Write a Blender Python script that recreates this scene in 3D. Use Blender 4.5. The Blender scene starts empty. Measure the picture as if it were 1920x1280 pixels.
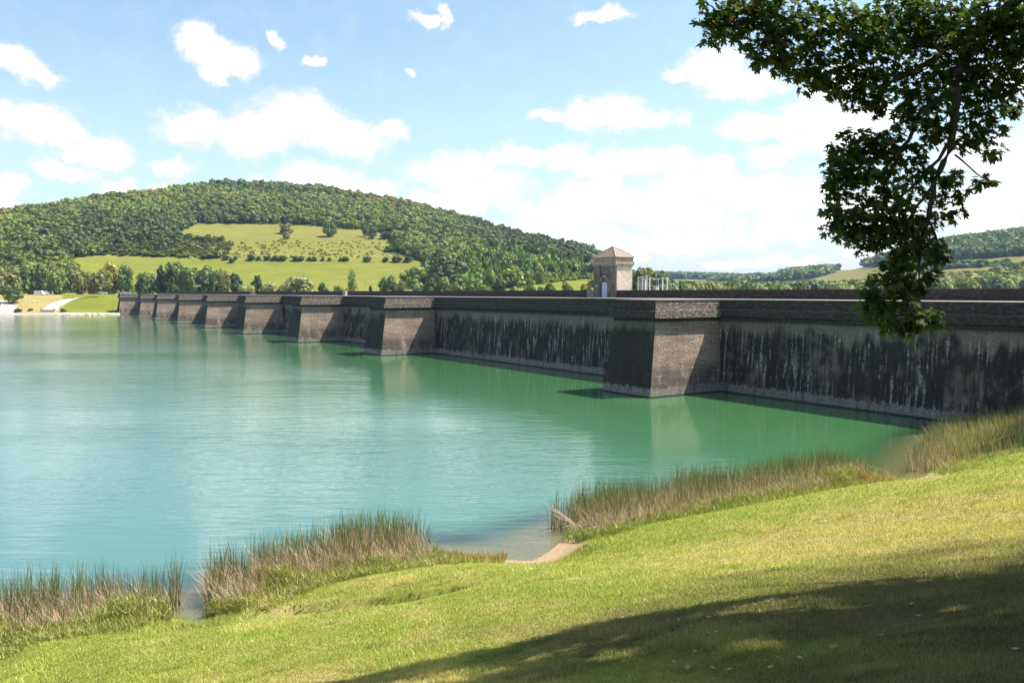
import bpy, bmesh, math, random
import numpy as np
from mathutils import Vector, Matrix

# ------------------------------------------------------------------ camera
F = 1520.0
TH = math.atan(91.5 / F)
scn = bpy.context.scene
cam_d = bpy.data.cameras.new("camera")
cam_d.lens = 36.0 * F / 1920.0
cam_d.sensor_width = 36.0
cam_d.clip_start = 0.1
cam_d.clip_end = 20000
cam = bpy.data.objects.new("camera", cam_d)
scn.collection.objects.link(cam)
cam.location = (0, 0, 10)
cam.rotation_euler = (math.pi / 2 - TH, 0, 0)
scn.camera = cam

# ------------------------------------------------------------------ light
SUN_EL = math.radians(57.5)
SUN_DX, SUN_DY = 1.05, 0.17            # horizontal direction towards the sun
SUN_AZ = math.atan2(SUN_DX, SUN_DY)    # from +Y clockwise
sd = bpy.data.lights.new("sun", 'SUN')
sd.energy = 5.0
sd.angle = math.radians(0.53)
sd.color = (1.0, 0.955, 0.88)
sun = bpy.data.objects.new("sun", sd)
scn.collection.objects.link(sun)
dirv = Vector((math.sin(SUN_AZ) * math.cos(SUN_EL), math.cos(SUN_AZ) * math.cos(SUN_EL), math.sin(SUN_EL)))
sun.rotation_euler = dirv.to_track_quat('Z', 'Y').to_euler()

scn.view_settings.view_transform = 'Standard'
scn.view_settings.look = 'None'
scn.view_settings.gamma = 1.0
scn.view_settings.exposure = 0.9
scn.cycles.use_denoising = True
scn.cycles.max_bounces = 6
scn.cycles.diffuse_bounces = 2
scn.cycles.glossy_bounces = 2
scn.cycles.transparent_max_bounces = 8
scn.cycles.volume_bounces = 0
scn.cycles.caustics_reflective = False
scn.cycles.caustics_refractive = False


class NT:
    """tiny helper round a node tree"""
    def __init__(s, tree):
        s.t = tree
        s.t.nodes.clear()

    def n(s, typ, ins=None, **props):
        nd = s.t.nodes.new(typ)
        for k, v in props.items():
            setattr(nd, k, v)
        for k, v in (ins or {}).items():
            sock = nd.inputs[k]
            if isinstance(v, bpy.types.NodeSocket):
                s.t.links.new(v, sock)
            elif isinstance(v, bpy.types.Node):
                s.t.links.new(v.outputs[0], sock)
            else:
                sock.default_value = v
        return nd

    def m(s, op, a, b=None, c=None, clamp=False):
        ins = {0: a}
        if b is not None: ins[1] = b
        if c is not None: ins[2] = c
        return s.n('ShaderNodeMath', ins, operation=op, use_clamp=clamp).outputs[0]

    def ramp(s, fac, stops, interp='LINEAR'):
        r = s.n('ShaderNodeValToRGB', {0: fac})
        r.color_ramp.interpolation = interp
        el = r.color_ramp.elements
        while len(el) < len(stops): el.new(0.5)
        for e, (p, c) in zip(el, stops):
            e.position = p
            e.color = (*c, 1) if len(c) == 3 else c
        return r.outputs[0]

    def mix(s, f, a, b, mode='MIX'):
        nd = s.n('ShaderNodeMix', data_type='RGBA', blend_type=mode)
        for idx, v in ((0, f), (6, a), (7, b)):
            sk = nd.inputs[idx]
            if isinstance(v, bpy.types.NodeSocket): s.t.links.new(v, sk)
            elif isinstance(v, (int, float)): sk.default_value = v
            else: sk.default_value = (*v, 1) if len(v) == 3 else v
        return nd.outputs[2]

    def sm(s, v, a, b, lo=0.0, hi=1.0):
        return s.n('ShaderNodeMapRange', {0: v, 1: a, 2: b, 3: lo, 4: hi}, interpolation_type='SMOOTHSTEP').outputs[0]

    def noise(s, vec, scale, detail=3.0, rough=0.55, out=0, **k):
        return s.n('ShaderNodeTexNoise', {'Vector': vec, 'Scale': scale, 'Detail': detail, 'Roughness': rough}, **k).outputs[out]

    def scl(s, vec, xyz):
        return s.n('ShaderNodeVectorMath', {0: vec, 1: xyz}, operation='MULTIPLY').outputs[0]


# ------------------------------------------------------------------ sky and clouds
world = bpy.data.worlds.new("World")
scn.world = world
world.use_nodes = True
w = NT(world.node_tree)
sky = w.n('ShaderNodeTexSky', sky_type='NISHITA', sun_disc=False)
sky.sun_elevation = SUN_EL
sky.sun_rotation = SUN_AZ
sky.air_density = 1.0
sky.dust_density = 1.2
sky.ozone_density = 1.3
geo = w.n('ShaderNodeTexCoord').outputs['Generated']
sep = w.n('ShaderNodeSeparateXYZ', {0: geo})
az = w.m('ARCTAN2', sep.outputs[0], sep.outputs[1])
el = w.m('ARCSINE', sep.outputs[2])
ae = w.n('ShaderNodeCombineXYZ', {0: az, 1: el}).outputs[0]
n1 = w.noise(ae, 26.0, 5.0, 0.6, out=1)
warp = w.n('ShaderNodeVectorMath', {0: n1, 1: (0.5, 0.5, 0.5)}, operation='SUBTRACT').outputs[0]
warp = w.scl(warp, (0.050, 0.036, 0.0))
aw = w.n('ShaderNodeVectorMath', {0: ae, 1: warp}, operation='ADD').outputs[0]
CLOUDS = [  # px, py, rx, ry, tilt(deg)
    (45, 125, 75, 34, -18), (95, 152, 45, 22, -20),
    (400, 100, 78, 46, -15), (445, 120, 68, 34, -8), (420, 145, 45, 18, 0),
    (528, 92, 24, 17, -30), (600, 128, 20, 10, 0), (768, 147, 13, 7, -20), (800, 48, 36, 12, -15), (835, 48, 16, 20, 0),
    (1118, 43, 62, 15, 3), (1130, 34, 30, 13, 0),
    (60, 238, 110, 46, -8), (130, 262, 90, 38, -12), (190, 290, 92, 36, -5), (130, 322, 72, 24, -10),
    (375, 243, 92, 46, 0), (480, 258, 110, 46, 0), (570, 232, 110, 58, -5), (640, 262, 120, 42, -5), (745, 250, 34, 24, -20),
    (335, 318, 44, 22, 0), (232, 357, 50, 20, 0), (305, 352, 28, 14, 0), (20, 352, 52, 34, 0), (8, 385, 60, 20, 0),
    (600, 338, 120, 38, 0), (700, 355, 80, 26, 0),
    (850, 322, 110, 40, 5), (900, 350, 120, 36, 0), (965, 300, 75, 28, 0), (840, 380, 120, 30, 0),
    (1065, 298, 62, 32, 0), (1180, 308, 160, 34, 0), (1330, 318, 60, 26, 0), (1110, 365, 80, 40, 0), (1300, 350, 130, 36, 0),
    (1120, 215, 100, 34, 0), (1180, 230, 120, 26, 0), (1040, 228, 60, 14, 0),
    (1345, 140, 92, 42, -5), (1380, 168, 95, 38, -5), (1265, 152, 34, 14, 0),
    (1470, 232, 170, 32, 3), (1580, 240, 110, 48, 0), (1440, 298, 62, 32, 0), (1530, 265, 90, 34, 0), (1560, 165, 80, 40, 0), (1500, 145, 50, 12, 0),
    (1080, 395, 180, 46, 0), (1250, 395, 200, 50, 0), (1440, 370, 190, 52, 0), 
    (1010, 440, 170, 30, 0), (1240, 455, 260, 34, 0), (1500, 425, 180, 40, 0), (1120, 490, 180, 18, 0), (1420, 490, 160, 15, 0), (1640, 400, 130, 50, 0), 
    (1880, 300, 110, 62, 0), (1790, 290, 70, 46, 0), (1850, 390, 160, 62, 0), (1920, 360, 120, 50, 0), (1960, 140, 120, 60, 0), (1740, 470, 200, 36, 0),
    (2150, 260, 220, 90, 0), (-150, 260, 160, 60, 0), (-350, 130, 180, 60, 0), (-250, 380, 200, 40, 0),
]
dens = None
for (px, py, rx, ry, tilt) in CLOUDS:
    a0 = math.atan((px - 960) / F)
    e0 = math.atan((548.5 - py) / F * math.cos(a0))
    mp = w.n('ShaderNodeMapping', {'Vector': aw, 'Location': (a0, e0, 0), 'Rotation': (0, 0, math.radians(tilt)),
                                   'Scale': (rx / F * math.cos(a0) ** 2 * 1.13, ry / F * math.cos(a0) * 1.13, 1)}, vector_type='TEXTURE')
    g = w.n('ShaderNodeTexGradient', {0: mp.outputs[0]}, gradient_type='SPHERICAL').outputs[1]
    dens = g if dens is None else w.m('SMOOTH_MAX', dens, g, 0.05)
fb = w.noise(w.scl(ae, (1, 1.25, 1)), 27.0, 9.0, 0.68)
d2 = w.m('ADD', dens, w.m('MULTIPLY', w.m('MULTIPLY', w.m('SUBTRACT', fb, 0.52), 1.5), w.sm(dens, 0.0, 0.10)))
# scattered clouds over the rest of the dome
hi = w.noise(w.scl(geo, (1, 1, 2.2)), 3.2, 6.0, 0.55)
out_az = w.sm(w.m('ABSOLUTE', az), 0.62, 0.85)
out_el = w.sm(el, 0.36, 0.5)
outm = w.m('MAXIMUM', out_az, out_el)
d_hi = w.m('MULTIPLY', w.sm(hi, 0.58, 0.72), outm)
a_c = w.sm(d2, -0.02, 0.52)
alpha = w.m('MAXIMUM', a_c, d_hi)
alpha = w.m('MULTIPLY', alpha, w.sm(el, -0.02, 0.02))
shade_n = w.noise(w.scl(ae, (1, 2.2, 1)), 4.6, 5.0, 0.62)
shade = w.m('MULTIPLY', w.sm(d2, 0.34, 0.70), w.sm(shade_n, 0.46, 0.72))
core = w.sm(d2, 0.32, 0.72)
core = w.m('MAXIMUM', core, w.m('MULTIPLY', d_hi, 0.25))
ccol = w.mix(core, (0.56, 0.56, 0.565), (1.6, 1.58, 1.55))
ccol = w.mix(shade, ccol, (0.465, 0.46, 0.505))
veil = w.m('MULTIPLY', w.sm(el, 0.32, 0.0), 0.55)
skyc = w.n('ShaderNodeVectorMath', {0: sky.outputs[0], 1: (0.125, 0.125, 0.125)}, operation='MULTIPLY').outputs[0]
skyc = w.mix(1.0, skyc, (1.02, 1.06, 0.98), 'MULTIPLY')
skyc = w.mix(veil, skyc, (0.42, 0.51, 0.56))
fin = w.mix(alpha, skyc, ccol)
bg = w.n('ShaderNodeBackground', {'Color': fin, 'Strength': 1.0})
w.n('ShaderNodeOutputWorld', {0: bg.outputs[0]})

# ------------------------------------------------------------------ geometry helpers
COL = scn.collection


def ray(px, py):
    u = (px - 960) / F
    v = (640 - py) / F
    return (u, math.cos(TH) + v * math.sin(TH), -math.sin(TH) + v * math.cos(TH))


def G(px, py, z=0.0):
    r = ray(px, py)
    k = (z - 10) / r[2]
    return (r[0] * k, r[1] * k)


def P3(px, py, Y):
    r = ray(px, py)
    k = Y / r[1]
    return np.array((r[0] * k, Y, 10 + r[2] * k))


def zat(px, py, Y):
    return float(P3(px, py, Y)[2])


def pix(X, Y, Z):
    zc = Y * math.cos(TH) - (Z - 10) * math.sin(TH)
    yc = Y * math.sin(TH) + (Z - 10) * math.cos(TH)
    return 960 + F * X / zc, 640 - F * yc / zc


def mesh_obj(name, V, faces, mat=None, parent=None, smooth=False, colors=None, sizes=None, link=True):
    """V (n,3); faces = list of tuples or int array (m,k)"""
    me = bpy.data.meshes.new(name)
    V = np.asarray(V, dtype=np.float32)
    if isinstance(faces, np.ndarray):
        m, k = faces.shape
        me.vertices.add(len(V)); me.vertices.foreach_set('co', V.ravel())
        me.loops.add(m * k); me.loops.foreach_set('vertex_index', faces.astype(np.int32).ravel())
        me.polygons.add(m)
        me.polygons.foreach_set('loop_start', np.arange(0, m * k, k, dtype=np.int32))
        me.update(calc_edges=True)
        if smooth:
            me.polygons.foreach_set('use_smooth', np.ones(m, dtype=bool))
    else:
        me.from_pydata([tuple(map(float, v)) for v in V], [], [tuple(f) for f in faces])
        if smooth:
            for p in me.polygons: p.use_smooth = True
    if colors is not None:
        at = me.color_attributes.new('Col', 'FLOAT_COLOR', 'POINT')
        c = np.ones((len(V), 4), dtype=np.float32); c[:, :3] = colors
        at.data.foreach_set('color', c.ravel())
    if mat: me.materials.append(mat)
    me.update()
    o = bpy.data.objects.new(name, me)
    if link: COL.objects.link(o)
    if parent: o.parent = parent
    return o


def tag(o, label=None, cat=None, group=None, kind=None):
    if label: o['label'] = label
    if cat: o['category'] = cat
    if group: o['group'] = group
    if kind: o['kind'] = kind
    return o


def empty(name, loc=(0, 0, 0), rz=0.0):
    o = bpy.data.objects.new(name, None)
    COL.objects.link(o)
    o.location = loc
    o.rotation_euler = (0, 0, rz)
    return o


def copy_tree(o, parent=None):
    c = o.copy(); COL.objects.link(c); c.parent = parent
    for ch in o.children: copy_tree(ch, c)
    return c


class MB:
    def __init__(s): s.v = []; s.f = []
    def quadbox(s, bot, top):
        """bot, top: 4 corner lists (x,y,z), same winding ccw from above"""
        b = len(s.v); s.v += [tuple(p) for p in bot] + [tuple(p) for p in top]
        s.f += [(b + 3, b + 2, b + 1, b), (b + 4, b + 5, b + 6, b + 7)]
        for i in range(4):
            j = (i + 1) % 4
            s.f.append((b + i, b + j, b + 4 + j, b + 4 + i))
        return s
    def box(s, x0, x1, y0, y1, z0, z1):
        return s.quadbox([(x0, y0, z0), (x1, y0, z0), (x1, y1, z0), (x0, y1, z0)],
                         [(x0, y0, z1), (x1, y0, z1), (x1, y1, z1), (x0, y1, z1)])
    def tube(s, pts, rad, seg=6, cap=True):
        pts = [np.array(p, float) for p in pts]
        b = len(s.v)
        for i, p in enumerate(pts):
            t = pts[min(i + 1, len(pts) - 1)] - pts[max(i - 1, 0)]
            t = t / (np.linalg.norm(t) + 1e-9)
            a = np.cross(t, (0.13, 0.21, 1.0)); a /= np.linalg.norm(a) + 1e-9
            if abs(t[2]) > .95: a = np.cross(t, (1, 0.1, 0)); a /= np.linalg.norm(a)
            c = np.cross(t, a)
            r = rad[i] if hasattr(rad, '__len__') else rad
            for k in range(seg):
                an = 2 * math.pi * k / seg
                s.v.append(tuple(p + r * (a * math.cos(an) + c * math.sin(an))))
        for i in range(len(pts) - 1):
            for k in range(seg):
                k2 = (k + 1) % seg
                s.f.append((b + i * seg + k, b + i * seg + k2, b + (i + 1) * seg + k2, b + (i + 1) * seg + k))
        if cap:
            s.f.append(tuple(b + k for k in range(seg))[::-1])
            e = b + (len(pts) - 1) * seg
            s.f.append(tuple(e + k for k in range(seg)))
        return s
    def build(s, name, mat=None, parent=None, smooth=False):
        return mesh_obj(name, s.v, s.f, mat, parent, smooth)


def bevel(o, w=0.02, seg=2):
    m = o.modifiers.new('bevel', 'BEVEL'); m.width = w; m.segments = seg; m.limit_method = 'ANGLE'
    return o


def pnoise(x, y, seed=0, oct=4, base=1.0):
    """cheap smooth 2D noise in numpy"""
    r = np.random.RandomState(seed)
    out = 0.0; amp = 1.0; tot = 0
    for o in range(oct):
        f = base * 2 ** o
        for _ in range(4):
            an = r.rand() * 6.283; ph = r.rand() * 6.283
            out = out + amp * np.sin((x * math.cos(an) + y * math.sin(an)) * f * (0.7 + r.rand() * .6) + ph) / 4
        tot += amp * .5; amp *= .55
    return out / tot


def mat_new(name):
    m = bpy.data.materials.new(name); m.use_nodes = True
    return m, NT(m.node_tree)


def out(t, sh, disp=None):
    o = t.n('ShaderNodeOutputMaterial', {0: sh})
    return o


def plain(name, col, rough=0.6, metal=0.0, noise_amt=0.15, scale=8.0):
    m, t = mat_new(name)
    oc = t.n('ShaderNodeTexCoord').outputs['Object']
    nz = t.noise(oc, scale, 4)
    c = t.mix(nz, tuple(x * (1 - noise_amt) for x in col), tuple(min(1, x * (1 + noise_amt)) for x in col))
    b = t.n('ShaderNodeBsdfPrincipled', {'Base Color': c, 'Roughness': rough, 'Metallic': metal})
    out(t, b.outputs[0]); return m


def foliage_mat(name, transl=0.35, use_attr=True, rough=0.6, gloss=0.03):
    m, t = mat_new(name)
    if use_attr:
        c = t.n('ShaderNodeVertexColor', layer_name='Col').outputs[0]
    else:
        c = t.n('ShaderNodeObjectInfo').outputs['Color']
    if not use_attr:
        v = t.n('ShaderNodeVertexColor', layer_name='Col').outputs[0]
        c = t.mix(1.0, c, v, 'MULTIPLY')
    d = t.n('ShaderNodeBsdfDiffuse', {'Color': c})
    tr = t.n('ShaderNodeBsdfTranslucent', {'Color': t.mix(1.0, c, (1.15, 1.25, 0.55), 'MULTIPLY')})
    mx = t.n('ShaderNodeMixShader', {0: transl, 1: d.outputs[0], 2: tr.outputs[0]})
    gl = t.n('ShaderNodeBsdfGlossy', {'Color': (1, 1, 1, 1), 'Roughness': rough})
    mx2 = t.n('ShaderNodeMixShader', {0: gloss, 1: mx.outputs[0], 2: gl.outputs[0]})
    out(t, mx2.outputs[0])
    return m


M_LEAFOBJ = foliage_mat('tree_foliage', 0.25, use_attr=False)
M_FOREST = foliage_mat('forest_foliage', 0.2)
M_BLADE = foliage_mat('blade_foliage', 0.30, rough=0.5)
M_MAPLE = foliage_mat('maple_foliage', 0.38, rough=0.55, gloss=0.012)
M_BARK = plain('bark', (0.075, 0.06, 0.045), 0.9, noise_amt=.4, scale=3)
M_WHITE = plain('white_paint', (0.8, 0.8, 0.78), 0.45, noise_amt=.05)
M_RAIL = plain('galvanised_metal', (0.55, 0.57, 0.58), 0.4, 0.5, .1)

# ================================================================== near bank, shore
SHORE_PX = [(-200, 1290), (0, 1195), (120, 1172), (230, 1160), (330, 1158), (365, 1166), (395, 1150), (500, 1105), (640, 1075), (800, 1050),
            (900, 1046), (1000, 1052), (1035, 1030), (1060, 1008), (1150, 985), (1300, 958), (1450, 930), (1600, 905),
            (1690, 902), (1738, 893), (1765, 850), (1800, 812), (1850, 786)]
SH = [(-60.0, -14.0), (-32.0, 8.0)] + [G(*p) for p in SHORE_PX] + [(44, 66), (70, 90)]
SH = np.array(SH)


def shore_dist(X, Y):
    """signed distance to the shoreline, + on land"""
    X = np.asarray(X, float); Y = np.asarray(Y, float)
    best = np.full(X.shape, 1e9); sgn = np.ones(X.shape)
    for a, b in zip(SH[:-1], SH[1:]):
        dx, dy = b - a
        L2 = dx * dx + dy * dy
        t = np.clip(((X - a[0]) * dx + (Y - a[1]) * dy) / L2, 0, 1)
        qx = X - (a[0] + t * dx); qy = Y - (a[1] + t * dy)
        d = np.hypot(qx, qy)
        cr = dx * qy - dy * qx          # >0: left of direction = water
        up = d < best - 1e-9
        sgn = np.where(up, np.where(cr > 0, -1, 1), sgn)
        best = np.where(up, d, best)
    return best * sgn


def bank_h(X, Y, D=None):
    if D is None: D = shore_dist(X, Y)
    D = np.asarray(D, float)
    land = 0.10 * np.minimum(D, 1.2) + 0.318 * np.clip(D - 0.7, 0, None)
    land = np.where(land > 7.6, 7.6 + 1.6 * (1 - np.exp(-(land - 7.6) / 1.6)), land)
    bump = 0.05 * pnoise(X, Y, 5, 3, 0.8) * np.clip(D / 4, 0, 1)
    z = np.where(D > 0, land + bump, 0.10 * np.maximum(D, -2) + 0.22 * np.minimum(D + 2, 0))
    return np.maximum(z, -4)


# ================================================================== dam
DD = np.array((-0.5477, 0.8367)); NN = np.array((0.8367, 0.5477))
TIP = np.array(G(1219, 746.5))
DAM_RZ = math.atan2(-DD[1], -DD[0])          # local x = -d (to the right), local y = n
S_POS = [-40.5, 0.0, 61.8, 102.1, 142.7, 182.7, 221.6, 260.4, 297.0, 354.8]
S_END = 362.2
ZC = 9.31            # crest level
WF = 9.6             # wall face at the waterline, offset from the tips
WT = 9.95            # wall face under the cornice


def dam_world(s, t, z=0.0):
    p = TIP + DD * s + NN * t
    return (p[0], p[1], z)


def stone_mat(name, front=True, kind='wall'):
    m, t = mat_new(name)
    oc = t.n('ShaderNodeTexCoord').outputs['Object']
    rnd = t.n('ShaderNodeObjectInfo').outputs['Random']
    sp = t.n('ShaderNodeSeparateXYZ', {0: oc})
    x, y, z = sp.outputs
    if kind == 'side':
        hx = y
    else:
        hx = x
    hx = t.m('ADD', hx, t.m('MULTIPLY', rnd, 57.0))
    h = t.n('ShaderNodeCombineXYZ', {0: hx, 1: z}).outputs[0]
    hw = t.n('ShaderNodeVectorMath', {0: h, 1: t.scl(t.n('ShaderNodeVectorMath', {0: t.noise(h, 1.3, 2, out=1), 1: (.5, .5, .5)}, operation='SUBTRACT').outputs[0], (0.10, 0.07, 0))}, operation='ADD').outputs[0]
    br = t.n('ShaderNodeTexBrick', {'Vector': hw, 'Color1': (1, 1, 1, 1), 'Color2': (0.45, 0.45, 0.45, 1), 'Mortar': (0, 0, 0, 1), 'Scale': 1.0,
                                    'Mortar Size': 0.022, 'Mortar Smooth': 0.4, 'Bias': 0.0, 'Brick Width': 0.62 if kind != 'side' else 1.5, 'Row Height': 0.21})
    bval = br.outputs[0]; mort = br.outputs[1]
    fine = t.noise(h, 9.0, 5, 0.65)
    speck = t.noise(t.scl(h, (1, 1.6, 1)), 5.0, 3, 0.7)
    big = t.noise(h, 0.35, 3, 0.55)
    if kind == 'wall' or kind == 'front':
        st = t.noise(t.scl(h, (1.0, 0.10, 1)), 0.75, 5, 0.68)        # vertical soot streaks
        st2 = t.noise(t.scl(h, (2.2, 0.16, 1)), 1.3, 5, 0.7)       # calcite streaks
        gate = t.noise(t.scl(h, (1.0, 0.5, 1)), 0.33, 3, 0.5)
        st3 = t.noise(t.scl(h, (3.2, 0.30, 1)), 1.0, 4, 0.7)
        gate2 = t.noise(t.scl(h, (1.0, 0.6, 1)), 0.16, 4, 0.6)
        blot = t.noise(t.scl(h, (1.0, 0.8, 1)), 0.9, 5, 0.7)
        light = t.mix(fine, (0.175, 0.140, 0.108), (0.31, 0.252, 0.20))
        dark = t.mix(fine, (0.020, 0.0145, 0.012), (0.066, 0.050, 0.042))
        # the soot starts somewhere below the cornice: ragged upper limit
        st0 = t.noise(t.scl(h, (0.35, 0.04, 1)), 0.8, 4, 0.6)
        lim = t.m('ADD', t.m('MULTIPLY', t.m('ADD', st, st0), -5.0 if kind == 'wall' else -1.8), 11.5 if kind == 'wall' else 8.8)
        sootz = t.sm(t.m('SUBTRACT', lim, z), -0.25, 0.9)
        soot = t.m('MULTIPLY', sootz, t.sm(t.m('ADD', t.m('ADD', t.m('MULTIPLY', st, .35), t.m('MULTIPLY', st3, .2)), t.m('ADD', t.m('MULTIPLY', gate2, .45), t.m('MULTIPLY', blot, .3))), 0.53, 0.65))
        soot = t.m('MULTIPLY', soot, t.sm(gate, .30, .42, .7, 1.0))
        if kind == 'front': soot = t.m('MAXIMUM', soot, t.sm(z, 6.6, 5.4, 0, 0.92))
        c = t.mix(soot, light, dark)
        wl = t.m('MULTIPLY', t.sm(st2, 0.51, 0.60), t.sm(gate, 0.42, 0.54))
        wl = t.m('MULTIPLY', wl, t.sm(t.noise(h, 3.5, 4, .7), 0.38, 0.58))
        wl = t.m('MULTIPLY', wl, t.sm(z, 7.2, 6.0))
        if kind == 'front': wl = t.m('MULTIPLY', wl, 0.06)
        c = t.mix(t.m('MULTIPLY', wl, 0.85), c, (0.56, 0.51, 0.46))
        # scattered pale chips
        chips = t.m('MULTIPLY', t.sm(t.noise(t.scl(h, (1, 1.8, 1)), 7.0, 2, .6), 0.66, 0.72), 0.5)
        c = t.mix(chips, c, (0.30, 0.29, 0.27))
        # courses
        c = t.mix(t.m('MULTIPLY', mort, 0.35), c, (0.10, 0.098, 0.092))
        c = t.mix(0.28, c, t.mix(1.0, c, bval, 'MULTIPLY'))
        # moss below the cornice
        ms = t.m('MULTIPLY', t.sm(t.m('ABSOLUTE', t.m('SUBTRACT', z, 7.18)), 0.42, 0.05), t.sm(t.noise(t.scl(h, (1.5, .6, 1)), 2.0, 4), 0.42, 0.6))
        c = t.mix(t.m('MULTIPLY', ms, 0.5), c, (0.045, 0.075, 0.055))
    elif kind == 'side':
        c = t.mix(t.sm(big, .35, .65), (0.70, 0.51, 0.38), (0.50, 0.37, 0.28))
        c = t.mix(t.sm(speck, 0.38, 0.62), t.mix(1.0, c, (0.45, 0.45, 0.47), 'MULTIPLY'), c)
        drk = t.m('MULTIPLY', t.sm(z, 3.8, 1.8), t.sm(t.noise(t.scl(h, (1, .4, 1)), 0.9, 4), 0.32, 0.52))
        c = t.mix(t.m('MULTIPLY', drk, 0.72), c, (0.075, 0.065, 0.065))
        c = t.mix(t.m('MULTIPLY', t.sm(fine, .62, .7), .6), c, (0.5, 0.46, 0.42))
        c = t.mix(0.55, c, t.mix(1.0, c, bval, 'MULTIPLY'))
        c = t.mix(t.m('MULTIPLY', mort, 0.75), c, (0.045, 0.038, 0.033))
    # pale washed band above the waterline, dark wet line at the very bottom
    edge = t.m('ADD', 0.92, t.m('MULTIPLY', t.m('SUBTRACT', t.noise(t.scl(h, (1, .5, 1)), 1.4, 5, .7), .5), 1.3))
    bandm = t.sm(t.m('SUBTRACT', edge, z), -0.05, 0.12)
    band = t.mix(t.sm(speck, .36, .64), (0.12, 0.108, 0.092), (0.38, 0.345, 0.30))
    band = t.mix(t.m('MULTIPLY', t.sm(t.noise(t.scl(h, (1, .3, 1)), 1.1, 4, .6), .52, .62), .6), band, (0.09, 0.08, 0.07))
    c = t.mix(t.m('MULTIPLY', bandm, 0.9), c, band)
    wet = t.sm(t.m('ADD', z, t.m('MULTIPLY', fine, .1)), 0.24, 0.10)
    c = t.mix(wet, c, (0.035, 0.028, 0.02))
    hgt = t.m('ADD', t.m('MULTIPLY', mort, -0.6), t.m('MULTIPLY', fine, 0.5))
    hgt = t.m('ADD', hgt, t.m('MULTIPLY', speck, 0.6))
    bp = t.n('ShaderNodeBump', {'Strength': 0.9, 'Distance': 0.05 if kind == 'side' else 0.03, 'Height': hgt})
    b = t.n('ShaderNodeBsdfPrincipled', {'Base Color': c, 'Roughness': 0.9, 'Normal': bp.outputs[0]})
    b.inputs['Specular IOR Level'].default_value = 0.2
    out(t, b.outputs[0])
    return m


def coping_mat(name, base, light, speck_amt=0.5, moss=0.0):
    m, t = mat_new(name)
    oc = t.n('ShaderNodeTexCoord').outputs['Object']
    sp = t.n('ShaderNodeSeparateXYZ', {0: oc})
    h = t.n('ShaderNodeCombineXYZ', {0: t.m('ADD', sp.outputs[0], sp.outputs[1]), 1: sp.outputs[2]}).outputs[0]
    br = t.n('ShaderNodeTexBrick', {'Vector': h, 'Color1': (1, 1, 1, 1), 'Color2': (0.55, 0.5, 0.5, 1), 'Mortar': (0.4, .4, .4, 1), 'Scale': 1.0,
                                    'Mortar Size': 0.02, 'Mortar Smooth': 0.3, 'Bias': 0.0, 'Brick Width': 0.7, 'Row Height': 0.25})
    fine = t.noise(h, 7.0, 5, 0.7)
    lt = t.sm(t.noise(t.scl(h, (1, 2.0, 1)), 2.6, 5, 0.75), 0.50, 0.62)
    c = t.mix(fine, tuple(v * .6 for v in base), tuple(v * 1.35 for v in base))
    c = t.mix(t.m('MULTIPLY', lt, speck_amt), c, light)
    c = t.mix(0.6, c, t.mix(1.0, c, br.outputs[0], 'MULTIPLY'))
    if moss:
        c = t.mix(t.m('MULTIPLY', t.sm(t.noise(h, 0.8, 4), .45, .62), moss), c, (0.05, 0.085, 0.06))
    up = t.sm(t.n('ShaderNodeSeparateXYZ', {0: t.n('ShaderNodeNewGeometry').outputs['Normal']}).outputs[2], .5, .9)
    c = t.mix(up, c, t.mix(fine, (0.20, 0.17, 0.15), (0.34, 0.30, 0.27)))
    bp = t.n('ShaderNodeBump', {'Strength': 0.8, 'Distance': 0.03, 'Height': t.m('ADD', fine, t.m('MULTIPLY', br.outputs[1], -.5))})
    b = t.n('ShaderNodeBsdfPrincipled', {'Base Color': c, 'Roughness': 0.92, 'Normal': bp.outputs[0]})
    b.inputs['Specular IOR Level'].default_value = 0.2
    out(t, b.outputs[0]); return m


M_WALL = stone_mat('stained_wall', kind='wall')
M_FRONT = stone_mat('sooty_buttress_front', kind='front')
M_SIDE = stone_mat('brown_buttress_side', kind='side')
M_CAPC = coping_mat('cap_stone', (0.16, 0.125, 0.10), (0.56, 0.48, 0.41), 0.95)
M_CORN = coping_mat('cornice_stone', (0.068, 0.050, 0.040), (0.24, 0.20, 0.17), 0.5, moss=0.06)
M_PARA = coping_mat('parapet_stone', (0.060, 0.046, 0.041), (0.26, 0.24, 0.23), 0.35)
M_PALE = coping_mat('pale_new_stone', (0.42, 0.33, 0.25), (0.62, 0.55, 0.48), 0.5)
M_WALK = coping_mat('crest_paving', (0.07, 0.062, 0.058), (0.2, 0.18, 0.17), .3) if 1 else plain('x', (0.40, 0.36, 0.33), 0.9, noise_amt=.3, scale=.8)

dam = empty('dam', dam_world(0, 0, 0), DAM_RZ)
tag(dam, 'long dark stone dam with battered buttresses rising out of the green lake', 'dam')


def prism_wall(name, x0, x1, prof, mat, parent):
    """extrude a (y,z) profile along local x"""
    n = max(2, int(abs(x1 - x0) / 6) + 1)
    xs = np.linspace(x0, x1, n); k = len(prof)
    v = [(x, y, z) for x in xs for (y, z) in prof]
    f = []
    for i in range(n - 1):
        for j in range(k):
            j2 = (j + 1) % k
            f.append((i * k + j, i * k + j2, (i + 1) * k + j2, (i + 1) * k + j))
    f.append(tuple(range(k))[::-1]); f.append(tuple((n - 1) * k + j for j in range(k)))
    return mesh_obj(name, v, f, mat, parent)


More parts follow.
